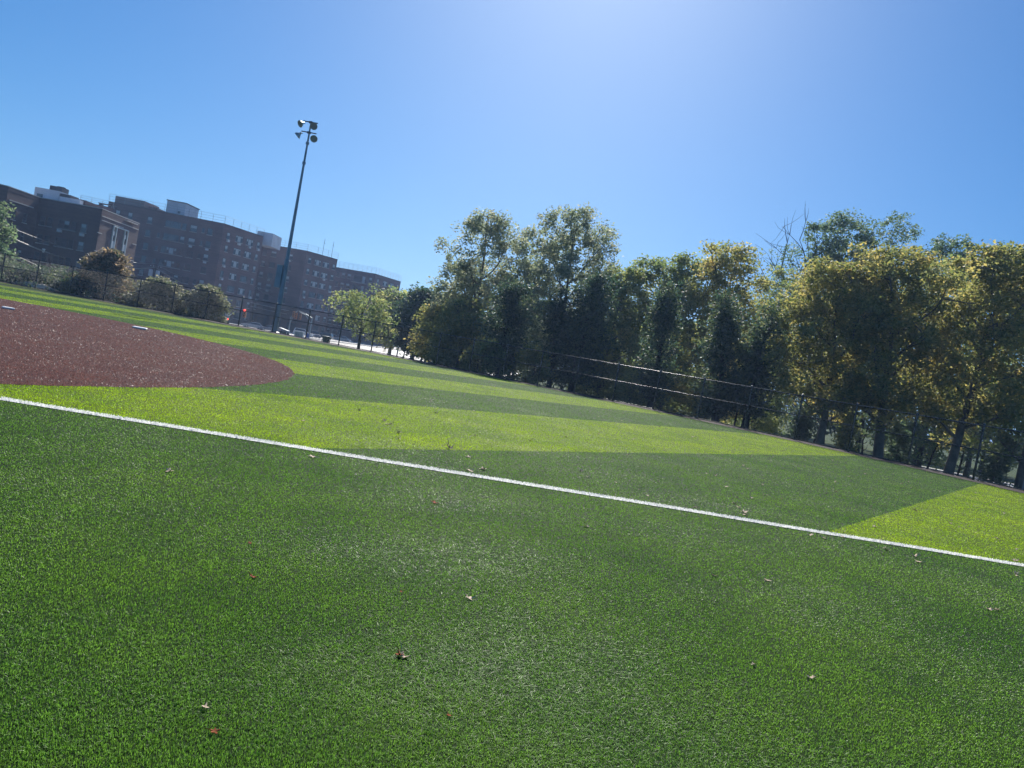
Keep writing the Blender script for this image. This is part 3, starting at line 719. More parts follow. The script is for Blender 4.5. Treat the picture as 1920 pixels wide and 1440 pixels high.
for r_ in range(6):
    zz = ZD - 3.5 - r_ * 2.9 - z0; b = MB(); b.mat(0); b.box((L * .72, .75, zz), (L * .27, 1.5, .2), Mx)
    b.mat(1)
    for k in range(13): b.box((L * (.59 + .26 * k / 12), 1.45, zz + .55), (.05, .05, .95), Mx)
    b.box((L * .72, 1.45, zz + 1.05), (L * .27, .07, .07), Mx); b.build('balcony', [M_['sill'], M_['dark_steel']], bD)
    b = MB(); b.box((L * .67, .03, zz + 1.15), (2.4, .1, 2.0), Mx); b.build('balcony_door', M_['glass'], bD)
    b = MB(); b.box((L * .79, .03, zz + 1.15), (.9, .12, 2.0), Mx); b.build('balcony_door', M_['frame_white'], bD)
rail(bD, [(inset(p) - OD) for p in DP], ZD - z0 + .1, 1.9, 1.5, wires=5, r=.03)
ZL = 15.2
LP = [wall_pt(x, y, ZL) for x, y in ((150, 378), (212, 391))]
bL, OL, z0 = building('link_block', 'low brick roof with a thin railing between the dark house and the long block', LP, ZL, M_['brick_red'], depth=8)
rail(bL, [(inset(p) - OL) for p in LP], ZL - z0 + .1, 1.1, 1.8)
b = MB(); p = LP[0].lerp(LP[1], .72) - OL; b.box((p.x, p.y + 1, ZL - z0 + .55), (2.6, 1.6, .12))
for q in (-1.1, 1.1): b.box((p.x + q, p.y + 1, ZL - z0 + .3), (.1, 1.4, .5))
b.build('roof_table', M_['dark_steel'], bL)
def lowblock(name, label, px0, px1, d, ztop, m, awn=True):
    a = at(px0, 590, d); c = at(px1, 600, d); a = Vector((a.x, a.y)); c = Vector((c.x, c.y))
    root, O, z0 = building(name, label, [a, c], ztop, m, depth=7, cap=True)
    u, n, L = face(a, c); Mx = Matrix(((u.x, n.x, 0, 0), (u.y, n.y, 0, 0), (0, 0, 1, 0), (0, 0, 0, 1)))
    k = max(1, int(L / 3.4))
    for i in range(k):
        b = MB(); b.box((L * (i + .5) / k, .02, 1.55), (2.3, .12, 2.2), Mx); b.build('shop_window', M_['glass'], root)
        if awn and i % 2 == 0:
            b = MB(); b.box((L * (i + .5) / k, .5, 3.0), (2.7, .9, .18), Mx); b.build('awning', M_['dark_steel'], root)
    return root
lowblock('street_shop_row', 'low dark shopfront row at the foot of the brick blocks, behind the traffic signals', 478, 590, 200, 3.4, M_['brick_dark'])

# ------------------------------------------------------------------ trees
M_LF = {}
def leafmat(name, ca, cb, cc, transl=.35, rough=.58):
    m = bpy.data.materials.new(name); m.use_nodes = True
    nt = m.node_tree; N = nt.nodes; L = nt.links; p = N['Principled BSDF']; out = N['Material Output']
    a = N.new('ShaderNodeAttribute'); a.attribute_name = 'tint'
    r = N.new('ShaderNodeValToRGB'); e = r.color_ramp.elements
    e[0].color = (*ca, 1); e[1].color = (*cc, 1); e[1].position = .95; k = e.new(.5); k.color = (*cb, 1)
    L.new(a.outputs['Fac'], r.inputs[0]); L.new(r.outputs[0], p.inputs['Base Color']); p.inputs['Roughness'].default_value = rough
    tr = N.new('ShaderNodeBsdfTranslucent'); gm = N.new('ShaderNodeHueSaturation'); gm.inputs['Value'].default_value = 1.62; gm.inputs['Saturation'].default_value = 1.0; L.new(r.outputs[0], gm.inputs['Color']); L.new(gm.outputs[0], tr.inputs[0])
    ms = N.new('ShaderNodeMixShader'); ms.inputs[0].default_value = transl
    L.new(p.outputs[0], ms.inputs[1]); L.new(tr.outputs[0], ms.inputs[2]); L.new(ms.outputs[0], out.inputs[0]); return m
M_LF['sage'] = leafmat('leaf_sage', (.13, .17, .09), (.21, .25, .14), (.34, .33, .20), .58)
M_LF['gold'] = leafmat('leaf_gold', (.12, .155, .045), (.23, .235, .065), (.44, .35, .11), .58)
M_LF['olive'] = leafmat('leaf_olive', (.11, .16, .055), (.20, .25, .08), (.36, .34, .12), .58)
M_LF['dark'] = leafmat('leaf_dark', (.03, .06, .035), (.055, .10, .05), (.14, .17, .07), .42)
M_LF['green'] = leafmat('leaf_green', (.07, .12, .06), (.11, .17, .08), (.19, .24, .11), .5)
M_LF['tanbush'] = leafmat('leaf_tan_bush', (.075, .10, .05), (.15, .165, .085), (.34, .31, .19), .42)
M_LF['amberbush'] = leafmat('leaf_amber_bush', (.07, .09, .04), (.17, .14, .075), (.42, .30, .18), .42)
M_['bark'] = mat('bark_grey_brown', (.085, .07, .055), .9, var=.4, scale=2.5, bump=.7, bscale=12)
M_['bark_pale'] = mat('bark_plane_tree', (.10, .09, .07), .85, var=.45, scale=2.2, bump=.6, bscale=8)
M_['bark_dark'] = mat('bark_dark', (.03, .026, .022), .95, var=.3, scale=3, bump=.6, bscale=12)

def leaf_cloud(centres, radii, per, size, rs, flat=.75, tints=None, elong=1.4):
    n = len(centres); N = int(n * per * .62)
    idx = rs.randint(0, n, N)
    off = rs.normal(0, 1, (N, 3)); off /= np.maximum(np.linalg.norm(off, axis=1, keepdims=True), 1e-6)
    off *= (rs.rand(N, 1) ** .5); off[:, 2] *= flat
    P = centres[idx] + off * radii[idx][:, None]
    a = rs.normal(0, 1, (N, 3)); a[:, 2] *= .6; a /= np.linalg.norm(a, axis=1, keepdims=True)
    c = rs.normal(0, 1, (N, 3)); c[:, 2] += .5; b = np.cross(a, c); b /= np.maximum(np.linalg.norm(b, axis=1, keepdims=True), 1e-6)
    s = size * rs.uniform(.6, 1.35, (N, 1))
    V = np.stack([P - a * s * .5 * elong, P + b * s * .42 + a * s * .05, P + a * s * .5 * elong, P - b * s * .42 + a * s * .05], 1).reshape(-1, 3)
    i = np.arange(N) * 4; F4 = np.stack([i, i + 1, i + 2, i + 3], 1)
    base = tints[idx] if tints is not None else rs.rand(N)
    T = np.clip(base + rs.normal(0, .16, N), 0, 1)
    return V, F4, np.repeat(T, 4)

def limb(mb, p, d, L, r0, r1, rs, n=5, bend=.18, up=.12, seg=6):
    pts = [p.copy()]; rr = [r0]; d = d.normalized()
    for k in range(1, n + 1):
        d = (d + Vector(rs.normal(0, bend, 3)) + Vector((0, 0, up))).normalized()
        pts.append(pts[-1] + d * (L / n)); rr.append(r0 + (r1 - r0) * k / n)
    mb.tube(pts, rr, seg, cap=False); return pts, d
def tree(name, label, kind, x, y, ztop, rad, cb=.3, shape='round', leaf=.17, nclump=120, per=90, tr=.22, seed=1, group=None, bark='bark', lean=(0, 0), sparse=0.0, bare=0.0, cat='tree', clr=.85, zbase=None, ry=None):
    rs = np.random.RandomState(seed); zb = tz(x, y) - .05 if zbase is None else zbase; H = ztop - zb
    root = empty(name, (x, y, zb), 0, label, cat, group); ry = ry or rad * .72
    mb = MB(); top = .9 if shape in ('column', 'cone') else .78
    # trunk
    pts = []; rr = []; nseg = 8
    wob = rs.normal(0, .10, (nseg + 1, 2)).cumsum(0)
    for k in range(nseg + 1):
        t = k / nseg; pts.append(Vector((lean[0] * H * t ** .8 + wob[k][0] * t * 1.2, lean[1] * H * t ** .8 + wob[k][1] * t, H * top * t))); rr.append(tr * (1.25 if k == 0 else (1 - .85 * t)) + .02)
    mb.tube(pts, rr, 9, cap=False)
    def trunk_at(t):
        f = t * nseg; i = min(int(f), nseg - 1); return pts[i].lerp(pts[i + 1], f - i)
    ends = []
    nl = (13 if bare < .5 else 24) if shape == 'round' else 18
    for k in range(nl):
        t = cb * .8 + (1 - cb * .8) * (k + rs.rand() * .7) / nl; t = min(t / 1.0, .98)
        p = trunk_at(min(t * .95 / top * top, 1)); az = k * 2.4 + rs.rand() * .8
        zr = p.z / H
        if shape == 'round':
            q = (zr - cb) / (1 - cb); q = min(max(q, 0), 1); rr_ = math.sqrt(max(0.05, 1 - (2 * q - .85) ** 2 * .8)); upd = .35 + 1.1 * q
        else:
            q = min(max((zr - cb) / (1 - cb), 0), 1); rr_ = max(.2, (math.sin(math.pi * min(1, q * .8 + .22))) if shape == 'column' else (1 - q)); upd = 1.4
        d = Vector((math.cos(az), math.sin(az), upd)); Ll = rad * (rr_ if bare < .5 else 1.15) * rs.uniform(.8, 1.05) * (1.05 if shape == 'round' else .8)
        lp, ld = limb(mb, p, d, Ll, tr * .42 * (1 - .6 * q), tr * .10, rs, 5)
        for j in range(4):
            pp = lp[2 + (j % 4)]; d2 = (ld + Vector(rs.normal(0, .8, 3))).normalized()
            sp, sd = limb(mb, pp, d2, Ll * rs.uniform(.3, .55), tr * .14, tr * .045, rs, 3, seg=4); ends.append(sp[-1])
            if bare > 0 or j < 2:
                for j2 in range(3 if bare > 0 else 1):
                    s3, _ = limb(mb, sp[-2], (sd + Vector(rs.normal(0, .6, 3))).normalized(), Ll * rs.uniform(.22, .42), tr * .08, tr * .035, rs, 3, seg=3); ends.append(s3[-1])
        ends.append(lp[-1])
    mb.build('trunk', M_[bark], root, smooth=True)
    # crown clumps
    cen = []; radc = []
    E_ = np.array([tuple(e) for e in ends])
    ncl = nclump
    while len(cen) < ncl:
        if len(E_) and rs.rand() < .3:
            c = E_[rs.randint(len(E_))] + rs.normal(0, .35 * clr, 3)
        else:
            q = rs.rand(); z = H * (cb + (1 - cb) * q)
            if shape == 'round': prof = max(0, 1 - abs(2 * q - .72) ** 2.6 / 1.29 ** 2.6) ** .42
            elif shape == 'column': prof = min(1, .6 + 1.4 * q) * max(0, 1 - q ** 3.2) ** .5
            elif shape == 'dome': prof = math.sqrt(max(0, 1 - q ** 2))
            else: prof = (1 - q) ** .8
            az = rs.rand() * 6.283; lob = 1 + (.28 if shape == 'column' else .16) * math.sin(az * 3 + seed + q * 7) + .12 * math.sin(az * 5 + q * 9 + seed * 2) + .10 * math.sin(q * 17 + seed)
            rr_ = prof * lob * (rs.rand() ** .38)
            t = min(z / (H * top), 1); tp = trunk_at(t)
            c = np.array([tp.x + math.cos(az) * rad * rr_, tp.y + math.sin(az) * ry * rr_, z])
        if c[2] > H * 1.0 - .1 or c[2] < H * cb * .6: continue
        if sparse and rs.rand() < sparse * (0.5 + .5 * math.sin(c[0] * 1.7 + seed) * math.sin(c[2] * 1.3 + seed * 3)): continue
        if bare and rs.rand() < bare: 
            ncl -= 1; continue
        cen.append(c); radc.append(clr * rs.uniform(.6, 1.55))
    cen = np.array(cen); radc = np.array(radc); til = np.clip(rs.normal(.5, .22, len(cen)), 0, 1)
    V, F4, T = leaf_cloud(cen, radc, per, leaf, rs, tints=til)
    me = fast_mesh('crown', V, F4=F4, attr=T); link_mesh('crown', me, M_LF[kind], root)
    return root
def ptree(name, label, kind, px, py, d, rpx, **k):
    p = at(px, py, d); tree(name, label, kind, p.x, d, p.z, rpx * d / FPX, **k)

GT = 'tall trees beyond the outfield fence'
# tall pair at centre
ptree('sycamore_tree', 'tall airy grey-green sycamore with sky showing through, left of the tall centre pair', 'sage', 931, 402, 76, 86, cb=.24, nclump=500, per=80, leaf=.18, tr=.28, seed=2, group=GT, bark='bark_pale', sparse=.6, clr=.72)
ptree('sycamore_tree', 'tallest tree, grey-green with bunched round top, right of the tall centre pair', 'sage', 1090, 394, 76, 94, cb=.24, nclump=680, per=85, leaf=.18, tr=.30, seed=5, group=GT, bark='bark_pale', sparse=.5, clr=.75)
ptree('sycamore_tree', 'thin grey-green tree rising in the gap inside the tall centre pair', 'sage', 1015, 425, 80, 50, cb=.2, nclump=220, per=75, leaf=.20, tr=.2, seed=8, group=GT, sparse=.6, clr=.75)
# dark columnar trees in the shade, just behind the fence
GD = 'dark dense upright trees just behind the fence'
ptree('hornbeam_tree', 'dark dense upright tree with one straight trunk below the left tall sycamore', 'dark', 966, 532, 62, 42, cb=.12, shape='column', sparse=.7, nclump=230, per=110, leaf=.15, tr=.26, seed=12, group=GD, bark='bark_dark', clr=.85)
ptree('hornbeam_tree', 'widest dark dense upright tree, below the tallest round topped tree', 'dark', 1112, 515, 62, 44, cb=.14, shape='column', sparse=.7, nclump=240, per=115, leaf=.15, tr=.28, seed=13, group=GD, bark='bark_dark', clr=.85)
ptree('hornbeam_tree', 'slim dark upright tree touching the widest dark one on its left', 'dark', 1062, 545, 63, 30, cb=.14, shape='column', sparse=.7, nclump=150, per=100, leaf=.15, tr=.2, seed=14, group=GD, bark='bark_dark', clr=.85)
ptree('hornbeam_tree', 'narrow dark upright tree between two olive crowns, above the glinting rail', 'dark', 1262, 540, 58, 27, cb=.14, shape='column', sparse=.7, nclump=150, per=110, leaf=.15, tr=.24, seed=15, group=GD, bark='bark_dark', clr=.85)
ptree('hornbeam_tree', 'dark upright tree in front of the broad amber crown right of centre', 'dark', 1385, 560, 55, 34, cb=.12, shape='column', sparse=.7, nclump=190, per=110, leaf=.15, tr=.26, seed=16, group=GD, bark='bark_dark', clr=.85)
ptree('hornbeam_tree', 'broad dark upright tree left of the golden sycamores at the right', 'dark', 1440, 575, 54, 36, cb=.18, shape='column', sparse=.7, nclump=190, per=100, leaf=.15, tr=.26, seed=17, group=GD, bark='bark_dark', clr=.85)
# mid row, olive and amber
ptree('plane_tree', 'narrow olive tree just right of the tallest round topped tree', 'olive', 1212, 483, 74, 62, cb=.06, nclump=420, per=85, leaf=.19, tr=.22, seed=21, group=GT, clr=.75, sparse=.3)
ptree('plane_tree', 'olive tree filling the gap right beside the widest dark upright tree', 'olive', 1165, 500, 70, 60, cb=.06, nclump=400, per=85, leaf=.19, tr=.2, seed=27, group=GT, clr=.75)
ptree('plane_tree', 'sage coloured low tree behind the first dark upright tree', 'sage', 898, 500, 80, 48, cb=.06, nclump=230, per=85, leaf=.2, tr=.2, seed=28, group=GT, clr=.8)
ptree('plane_tree', 'olive-gold round tree above the narrow dark upright tree', 'olive', 1292, 480, 72, 64, cb=.06, nclump=430, per=85, leaf=.19, tr=.22, seed=22, group=GT, clr=.75, sparse=.2)
ptree('plane_tree', 'broad amber-olive crown with a pointed top right of centre', 'gold', 1382, 460, 68, 88, cb=.08, nclump=560, per=85, leaf=.18, tr=.26, seed=23, group=GT, clr=.8, sparse=.15)
ptree('plane_tree', 'smaller amber crown filling the dip left of the bare branches', 'olive', 1468, 508, 72, 66, cb=.08, nclump=400, per=80, leaf=.18, tr=.22, seed=24, group=GT, clr=.75)
# behind, green with bare branches
ptree('elm_tree', 'half bare tree with thin leafless branches reaching left against the sky', 'green', 1520, 455, 82, 104, cb=.42, nclump=520, per=40, leaf=.16, tr=.3, seed=31, group=GT, bark='bark_dark', bare=.6, clr=.6)
ptree('elm_tree', 'dark green tree with loose tufted top above the golden sycamores', 'green', 1588, 400, 80, 82, cb=.3, nclump=520, per=90, leaf=.19, tr=.3, seed=32, group=GT, bark='bark_dark', sparse=.6, clr=.75)
ptree('elm_tree', 'thin half bare tree with a small leafy tip behind the golden crowns', 'green', 1695, 406, 80, 74, cb=.3, nclump=420, per=70, leaf=.17, tr=.26, seed=33, group=GT, bark='bark_dark', bare=.35, clr=.65)
ptree('plane_tree', 'olive tree whose crown fills the gap between the right golden sycamores', 'olive', 1800, 490, 64, 76, cb=.1, nclump=300, per=80, leaf=.18, tr=.24, seed=36, group=GT, clr=.8)
ptree('elm_tree', 'dark green tree peeking over the golden crowns near the right edge', 'green', 1800, 448, 74, 80, cb=.3, nclump=420, per=90, leaf=.19, tr=.26, seed=34, group=GT, clr=.75)
ptree('elm_tree', 'dark green tree behind the reddish tipped sycamore at the right edge', 'green', 1900, 462, 74, 70, cb=.3, nclump=330, per=85, leaf=.18, tr=.26, seed=35, group=GT, clr=.75)
# golden sycamores at the right, nearest
GS = 'golden brown sycamores at the right'
ptree('sycamore_tree', 'golden brown sycamore left of the three big golden crowns', 'gold', 1605, 500, 52, 104, cb=.28, nclump=560, per=95, leaf=.16, tr=.27, seed=41, group=GS, bark='bark_pale', clr=.75, lean=(-.03, 0), ry=2.3)
ptree('sycamore_tree', 'broad golden brown sycamore with a leaning trunk, middle of the big golden crowns', 'gold', 1728, 474, 51, 104, cb=.29, nclump=560, per=95, leaf=.16, tr=.34, seed=42, group=GS, bark='bark_pale', clr=.75, lean=(-.08, 0), ry=2.3)
ptree('sycamore_tree', 'golden brown sycamore with reddish tips close to the right photo edge', 'gold', 1862, 462, 50, 104, cb=.29, nclump=560, per=95, leaf=.16, tr=.32, seed=43, group=GS, bark='bark_pale', clr=.75, lean=(.04, 0), ry=2.3)
ptree('sycamore_tree', 'dark gold sycamore cut off by the right photo edge', 'olive', 2000, 480, 50, 110, cb=.2, nclump=430, per=90, leaf=.165, tr=.3, seed=44, group=GS, bark='bark_pale', clr=.8)
# left group
GL = 'small trees where the street meets the park'
ptree('street_tree', 'small airy grey-olive street tree with a forked trunk in front of the pale avenue', 'olive', 690, 552, 71, 62, cb=.42, nclump=130, per=60, leaf=.15, tr=.15, seed=51, group=GL, clr=.6, sparse=.6, lean=(-.02, 0))
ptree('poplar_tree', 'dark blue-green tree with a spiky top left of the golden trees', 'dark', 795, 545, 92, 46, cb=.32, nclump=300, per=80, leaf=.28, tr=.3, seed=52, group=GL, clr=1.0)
ptree('linden_tree', 'hazy olive tree right beside the last brick block', 'olive', 750, 552, 110, 48, cb=.36, nclump=260, per=80, leaf=.30, tr=.3, seed=53, group=GL, clr=1.2)
ptree('linden_tree', 'olive tree with a rounded top left of the tall airy sycamore', 'olive', 858, 556, 95, 46, cb=.08, nclump=260, per=80, leaf=.24, tr=.25, seed=54, group=GL, clr=1.0)
ptree('cherry_tree', 'golden low tree just right of the dark blue-green tree', 'gold', 832, 580, 76, 46, cb=.26, nclump=200, per=85, leaf=.19, tr=.2, seed=55, group=GL, clr=.75, sparse=.2)
ptree('cherry_tree', 'golden drooping tree behind the fence left of the first dark upright tree', 'gold', 878, 566, 70, 56, cb=.06, nclump=270, per=85, leaf=.18, tr=.2, seed=56, group=GL, clr=.75)
ptree('maple_tree', 'green and gold tree cut off by the left photo edge above the fence', 'green', -62, 366, 70, 84, cb=.3, nclump=330, per=90, leaf=.22, tr=.3, seed=57, clr=.8)
# low yellow growth under the trees
GU = 'low leafy shrubs under the trees'
for i, (px, py, d, rp, kd, lb) in enumerate([
        (945, 640, 60, 34, 'olive', 'olive shrub at the foot of the left tall sycamore'), (1010, 650, 60, 36, 'gold', 'amber shrub between the first two dark upright trees'),
        (905, 640, 62, 30, 'gold', 'amber shrub left of the first dark upright tree'), (1190, 690, 60, 38, 'olive', 'olive shrub right of the widest dark upright tree'),
        (1325, 715, 66, 40, 'olive', 'olive shrub under the broad amber crown'), (1510, 735, 56, 34, 'green', 'green shrub right of the broad dark tree'),
        (1600, 745, 54, 34, 'olive', 'olive shrub left of the forked trunk'), (1690, 760, 54, 40, 'green', 'green undergrowth between the golden sycamore trunks'),
        (1880, 790, 50, 40, 'green', 'green undergrowth near the right photo edge'),
        (1420, 745, 80, 40, 'green', 'lit green shrub seen beyond the dark trunks')]):
    p = at(px, py + (22 if px > 1500 else 0), d)
    rp = rp * (.7 if px > 1500 else 1)
    tree('shrub', lb, kd, p.x, d, p.z, rp * d / FPX, cb=.05, shape='dome', leaf=.15, nclump=70, per=75, tr=.05, seed=70 + i, group=GU, clr=.5, cat='shrub')
GY = 'slim young trees in the dark understory at the right'
for i, (px, py, d, wh) in enumerate([(1398, 690, 60, 'under the small amber crown'), (1545, 720, 57, 'left of the left golden sycamore trunk'), (1640, 735, 56, 'right of the left golden sycamore trunk'), (1668, 730, 60, 'in the first bright gap between the golden sycamores'),
        (1712, 745, 57, 'left of the leaning sycamore trunk'), (1762, 750, 55, 'right of the leaning sycamore trunk'), (1820, 760, 56, 'midway between the two right sycamore trunks'), (1885, 775, 52, 'closest to the right photo edge')]):
    p = at(px, py, d); tree('young_tree', 'slim young tree with sparse leaves, ' + wh, 'green', p.x, d, p.z, .9, cb=.45, leaf=.13, nclump=26, per=60, tr=.075, seed=150 + i, group=GY, bark='bark_dark', clr=.4)
# shrubs behind the fence at the left
GB = 'tan flowering shrubs behind the left fence'
for i, (px, py, d, rp, kd, lb) in enumerate([
        (205, 471, 70, 58, 'amberbush', 'tallest amber-tipped shrub behind the fence at the left'),
        (303, 526, 69, 52, 'tanbush', 'pale tan shrub right of the tallest amber shrub'),
        (392, 541, 69, 46, 'tanbush', 'pale tan shrub beside the red traffic signal')]):
    p = at(px, py, d)
    tree('flowering_shrub', lb, kd, p.x, d, p.z, rp * d / FPX, cb=.0, shape='dome', leaf=.19, nclump=210, per=80, tr=.07, seed=90 + i, group=GB, clr=.6, cat='shrub')
for i, (px, py, d, rp, lb) in enumerate([(-60, 478, 71, 170, 'dark green hedge behind the fence at the left photo edge'), (105, 506, 71, 150, 'dark green hedge left of the amber shrub')]):
    p = at(px, py, d)
    tree('hedge', lb, 'dark', p.x, d, p.z, rp * d / FPX, cb=.0, shape='dome', leaf=.17, nclump=380, per=80, tr=.05, seed=100 + i, group='dark hedges behind the left fence', clr=.6, cat='hedge')
# distant park trees behind everything
GF = 'distant dark park trees'
place = ['behind the tall centre pair', 'right behind the tallest tree', 'behind the narrow olive tree', 'behind the olive-gold tree', 'behind the broad amber crown', 'behind the small amber crown', 'behind the half bare tree',
         'behind the tufted dark green tree', 'behind the middle golden sycamore', 'behind the right golden sycamore', 'behind the right photo edge']
for i, px in enumerate(range(980, 2030, 100)):
    d = 112 + (i % 3) * 9; ptree('park_tree', 'distant dark green park tree ' + place[i], 'green' if i % 2 else 'dark', px, 560 + i * 12 + (i % 2) * 14, d, 66, cb=.12, nclump=210, per=70, leaf=.34, tr=.3, seed=120 + i, group=GF, clr=1.3)

# ------------------------------------------------------------------ street furniture and power lines
def hang(a, b, sag, n=14): return [a.lerp(b, k / n) - Vector((0, 0, sag * 4 * (k / n) * (1 - k / n))) for k in range(n + 1)]
P0 = at(-60, 405, 100); P1 = at(292, 501, 165); P2 = at(481, 541, 195); P3 = at(606, 569, 235); P4 = at(700, 590, 300)
def utility_pole(P, label, box=False):
    r = empty('utility_pole', (P.x, P.y, -2.4), 0, label, 'utility pole', 'wooden utility poles along the avenue'); h = P.z + 2.4
    b = MB(); b.tube([(0, 0, 0), (0, 0, h + .6)], [.2, .13], 8); b.build('pole', M_['wood'], r)
    b = MB(); b.box((0, 0, h), (2.4, .14, .14)); b.build('crossarm', M_['wood'], r)
    b = MB()
    for x in (-1.1, -.5, .5, 1.1): b.lathe([(.0, 0), (.07, 0), (.09, .12), (.05, .2), (.0, .22)], 8, Matrix.Translation((x, 0, h + .07)))
    b.build('insulator', M_['white_plastic'], r)
    if box:
        for x in (-.75, .75):
            b = MB(); b.lathe([(0, -1.9), (.42, -1.85), (.42, -.5), (.36, -.42), (0, -.4)], 12, Matrix.Translation((x, -.3, h - .2))); b.build('transformer', M_['render_white'], r)
utility_pole(P1, 'wooden utility pole with two white transformers behind the tan shrubs', True)
utility_pole(P2, 'wooden utility pole left of the floodlight mast carrying sagging cables')
utility_pole(P3, 'wooden utility pole right of the floodlight mast near the signal arms')
cabs = [('thick sagging cable bundle from the left edge tree down to the amber shrub', P0, P1, 2.6, .10, 0), ('thin upper cable above the thick bundle at the left', P0 + Vector((0, 0, .9)), P1 + Vector((0, 0, .7)), 1.7, .05, 0),
        ('lower cable crossing the dark building to the fence at the left', at(-60, 430, 90), at(260, 545, 150), 1.8, .06, 0), ('cable just above the fence top at the left edge', at(-60, 452, 85), at(240, 560, 130), 1.2, .05, 0),
        ('lowest cable seen through the left fence mesh', at(-60, 466, 84), at(230, 575, 125), .9, .05, 0),
        ('cable sagging between the transformer pole and the mast', P1, P2, 3.0, .10, 0), ('thin cable above the sagging one left of the mast', P1 + Vector((0, 0, .6)), P2 + Vector((0, 0, .6)), 2.1, .05, 0),
        ('cable running from the middle utility pole past the mast', P2, P3, 1.7, .10, 0), ('thin cable over the signal arms right of the mast', P2 + Vector((0, 0, .6)), P3 + Vector((0, 0, .7)), 1.1, .05, 0),
        ('low cable stretched behind the mast at signal height', at(470, 567, 180), at(650, 598, 240), .5, .09, 0), ('lowest cable behind the mast at signal height', at(470, 574, 180), at(640, 603, 240), .5, .07, 0),
        ('cable from the right utility pole toward the street tree', P3, P4, 1.2, .08, 0)]
for lb, a, b_, sg, r_, _ in cabs:
    m = MB(); m.tube(hang(a, b_, sg), r_, 6); tag(m.build('power_cable', M_['cable'], None, smooth=True), lb, 'cable', 'power cables along the avenue')
for k, t in enumerate((.30, .42, .66)):
    p = hang(P0, P1, 2.6, 100)[int(t * 100)]; b = MB(); b.box((0, 0, .1), (.22, .22, .6)); b.box((0, 0, .3), (.5, .1, .1)); b.box((0, 0, -.1), (.1, .5, .1)); o = b.build('cable_spacer', M_['white_plastic'], None)
    o.location = p; tag(o, 'white cable spacer on the thick bundle, ' + ('nearest the left edge tree', 'middle one of three', 'nearest the amber shrub')[k], 'spacer', 'white cable spacers')

M_['signal_yellow'] = mat('signal_housing_orange', (.55, .20, .05), .5)
M_['signal_green'] = mat('signal_housing_dark_green', (.02, .05, .035), .5)
M_['lamp_red'] = mat('red_signal_lamp', (.6, .02, .02), .3, emit=((1, .05, .03), 3.0))
M_['lamp_green'] = mat('green_signal_lamp', (.02, .5, .35), .3, emit=((.05, 1, .65), 3.0))
M_['lamp_off'] = mat('unlit_signal_lamp', (.12, .05, .03), .3)
def signal_head(parent, c, m, lit, name='signal_head', s=1.0):
    b = MB(); b.box((c[0], c[1], c[2]), (.40 * s, .3 * s, 1.15 * s)); h = b.build(name, m, parent, bevel=.03)
    for k, z in enumerate((.36, 0, -.36)):
        on = (lit == 'red' and k == 0) or (lit == 'green' and k == 2)
        b = MB(); b.lathe([(0, 0), (.14 * s, 0), (.15 * s, .05), (.13 * s, .07), (0, .08)], 12, Matrix.Translation((c[0], c[1] - .15 * s, c[2] + z * s)) @ Matrix.Rotation(R(90), 4, 'X'))
        b.build('signal_lamp', M_['lamp_red'] if on and lit == 'red' else (M_['lamp_green'] if on else M_['lamp_off']), h)
        b = MB(); b.lathe([(.165 * s, 0), (.165 * s, .25 * s)], 12, Matrix.Translation((c[0], c[1] - .15 * s, c[2] + z * s)) @ Matrix.Rotation(R(90), 4, 'X')); b.build('visor', m, h)
def mast_arm(pb, top, arms, label, pm='galv'):
    """pb: base point; arms: list of (dx, dz) offset from top"""
    r = empty('signal_mast', (pb.x, pb.y, ZR), 0, label, 'traffic signal', 'traffic signal masts'); h = top - ZR
    b = MB(); b.tube([(0, 0, 0), (0, 0, h)], [.14, .10], 10); b.build('pole', M_[pm], r)
    for dx, dz in arms:
        b = MB(); b.tube([(0, 0, h - .1), (dx * .5, 0, h + dz * .62), (dx, 0, h + dz)], [.085, .075, .06], 8); b.tube([(0, 0, h - 1.3), (dx * .5, 0, h + dz * .35), (dx * .97, 0, h + dz - .12)], [.07, .06, .05], 8)
        b.build('mast_arm', M_[pm], r)
    return r, h
# pair of arms meeting over the avenue
dM = 150
a = at(541, 626, dM); c = at(581, 592, dM); t1 = at(545, 594, dM); t2 = at(582, 595, dM); mid = at(557, 583, dM)
r, h = mast_arm(at(540, 626, dM), t1.z, [(mid.x - t1.x, mid.z - t1.z)], 'galvanised signal mast with a short arm, left one of the two meeting arms')
signal_head(r, (mid.x - t1.x - .55, -.1, h + mid.z - t1.z - .75), M_['signal_yellow'], 'off'); signal_head(r, (mid.x - t1.x - .05, -.1, h + mid.z - t1.z - .95), M_['signal_yellow'], 'off')
r, h = mast_arm(at(578, 640, dM), t2.z, [(mid.x - t2.x, mid.z - t2.z)], 'galvanised signal mast with a long arm, right one of the two meeting arms')
signal_head(r, (mid.x - t2.x + .45, -.1, h + mid.z - t2.z - 1.0), M_['signal_yellow'], 'off')
b = MB(); b.box((-.3, -.15, h - 3.6), (.45, .05, .9)); b.build('blue_sign', mat('sign_blue', (.04, .10, .35), .5), r)
# red signal at left
dR = 120; t3 = at(426, 578, dR)
r, h = mast_arm(at(426, 600, dR), t3.z, [(at(460, 571, dR).x - t3.x, .35), (-1.3, .5)], 'signal mast showing red beside the tan shrub')
signal_head(r, (at(458, 575, dR).x - t3.x, -.1, h - .25), M_['signal_yellow'], 'red', s=1.15)
signal_head(r, (.25, -.15, h - 1.9), M_['signal_green'], 'red', s=.8)
b = MB(); b.box((0, -.15, h - .9), (.7, .06, .5)); b.build('street_sign', M_['render_white'], r)
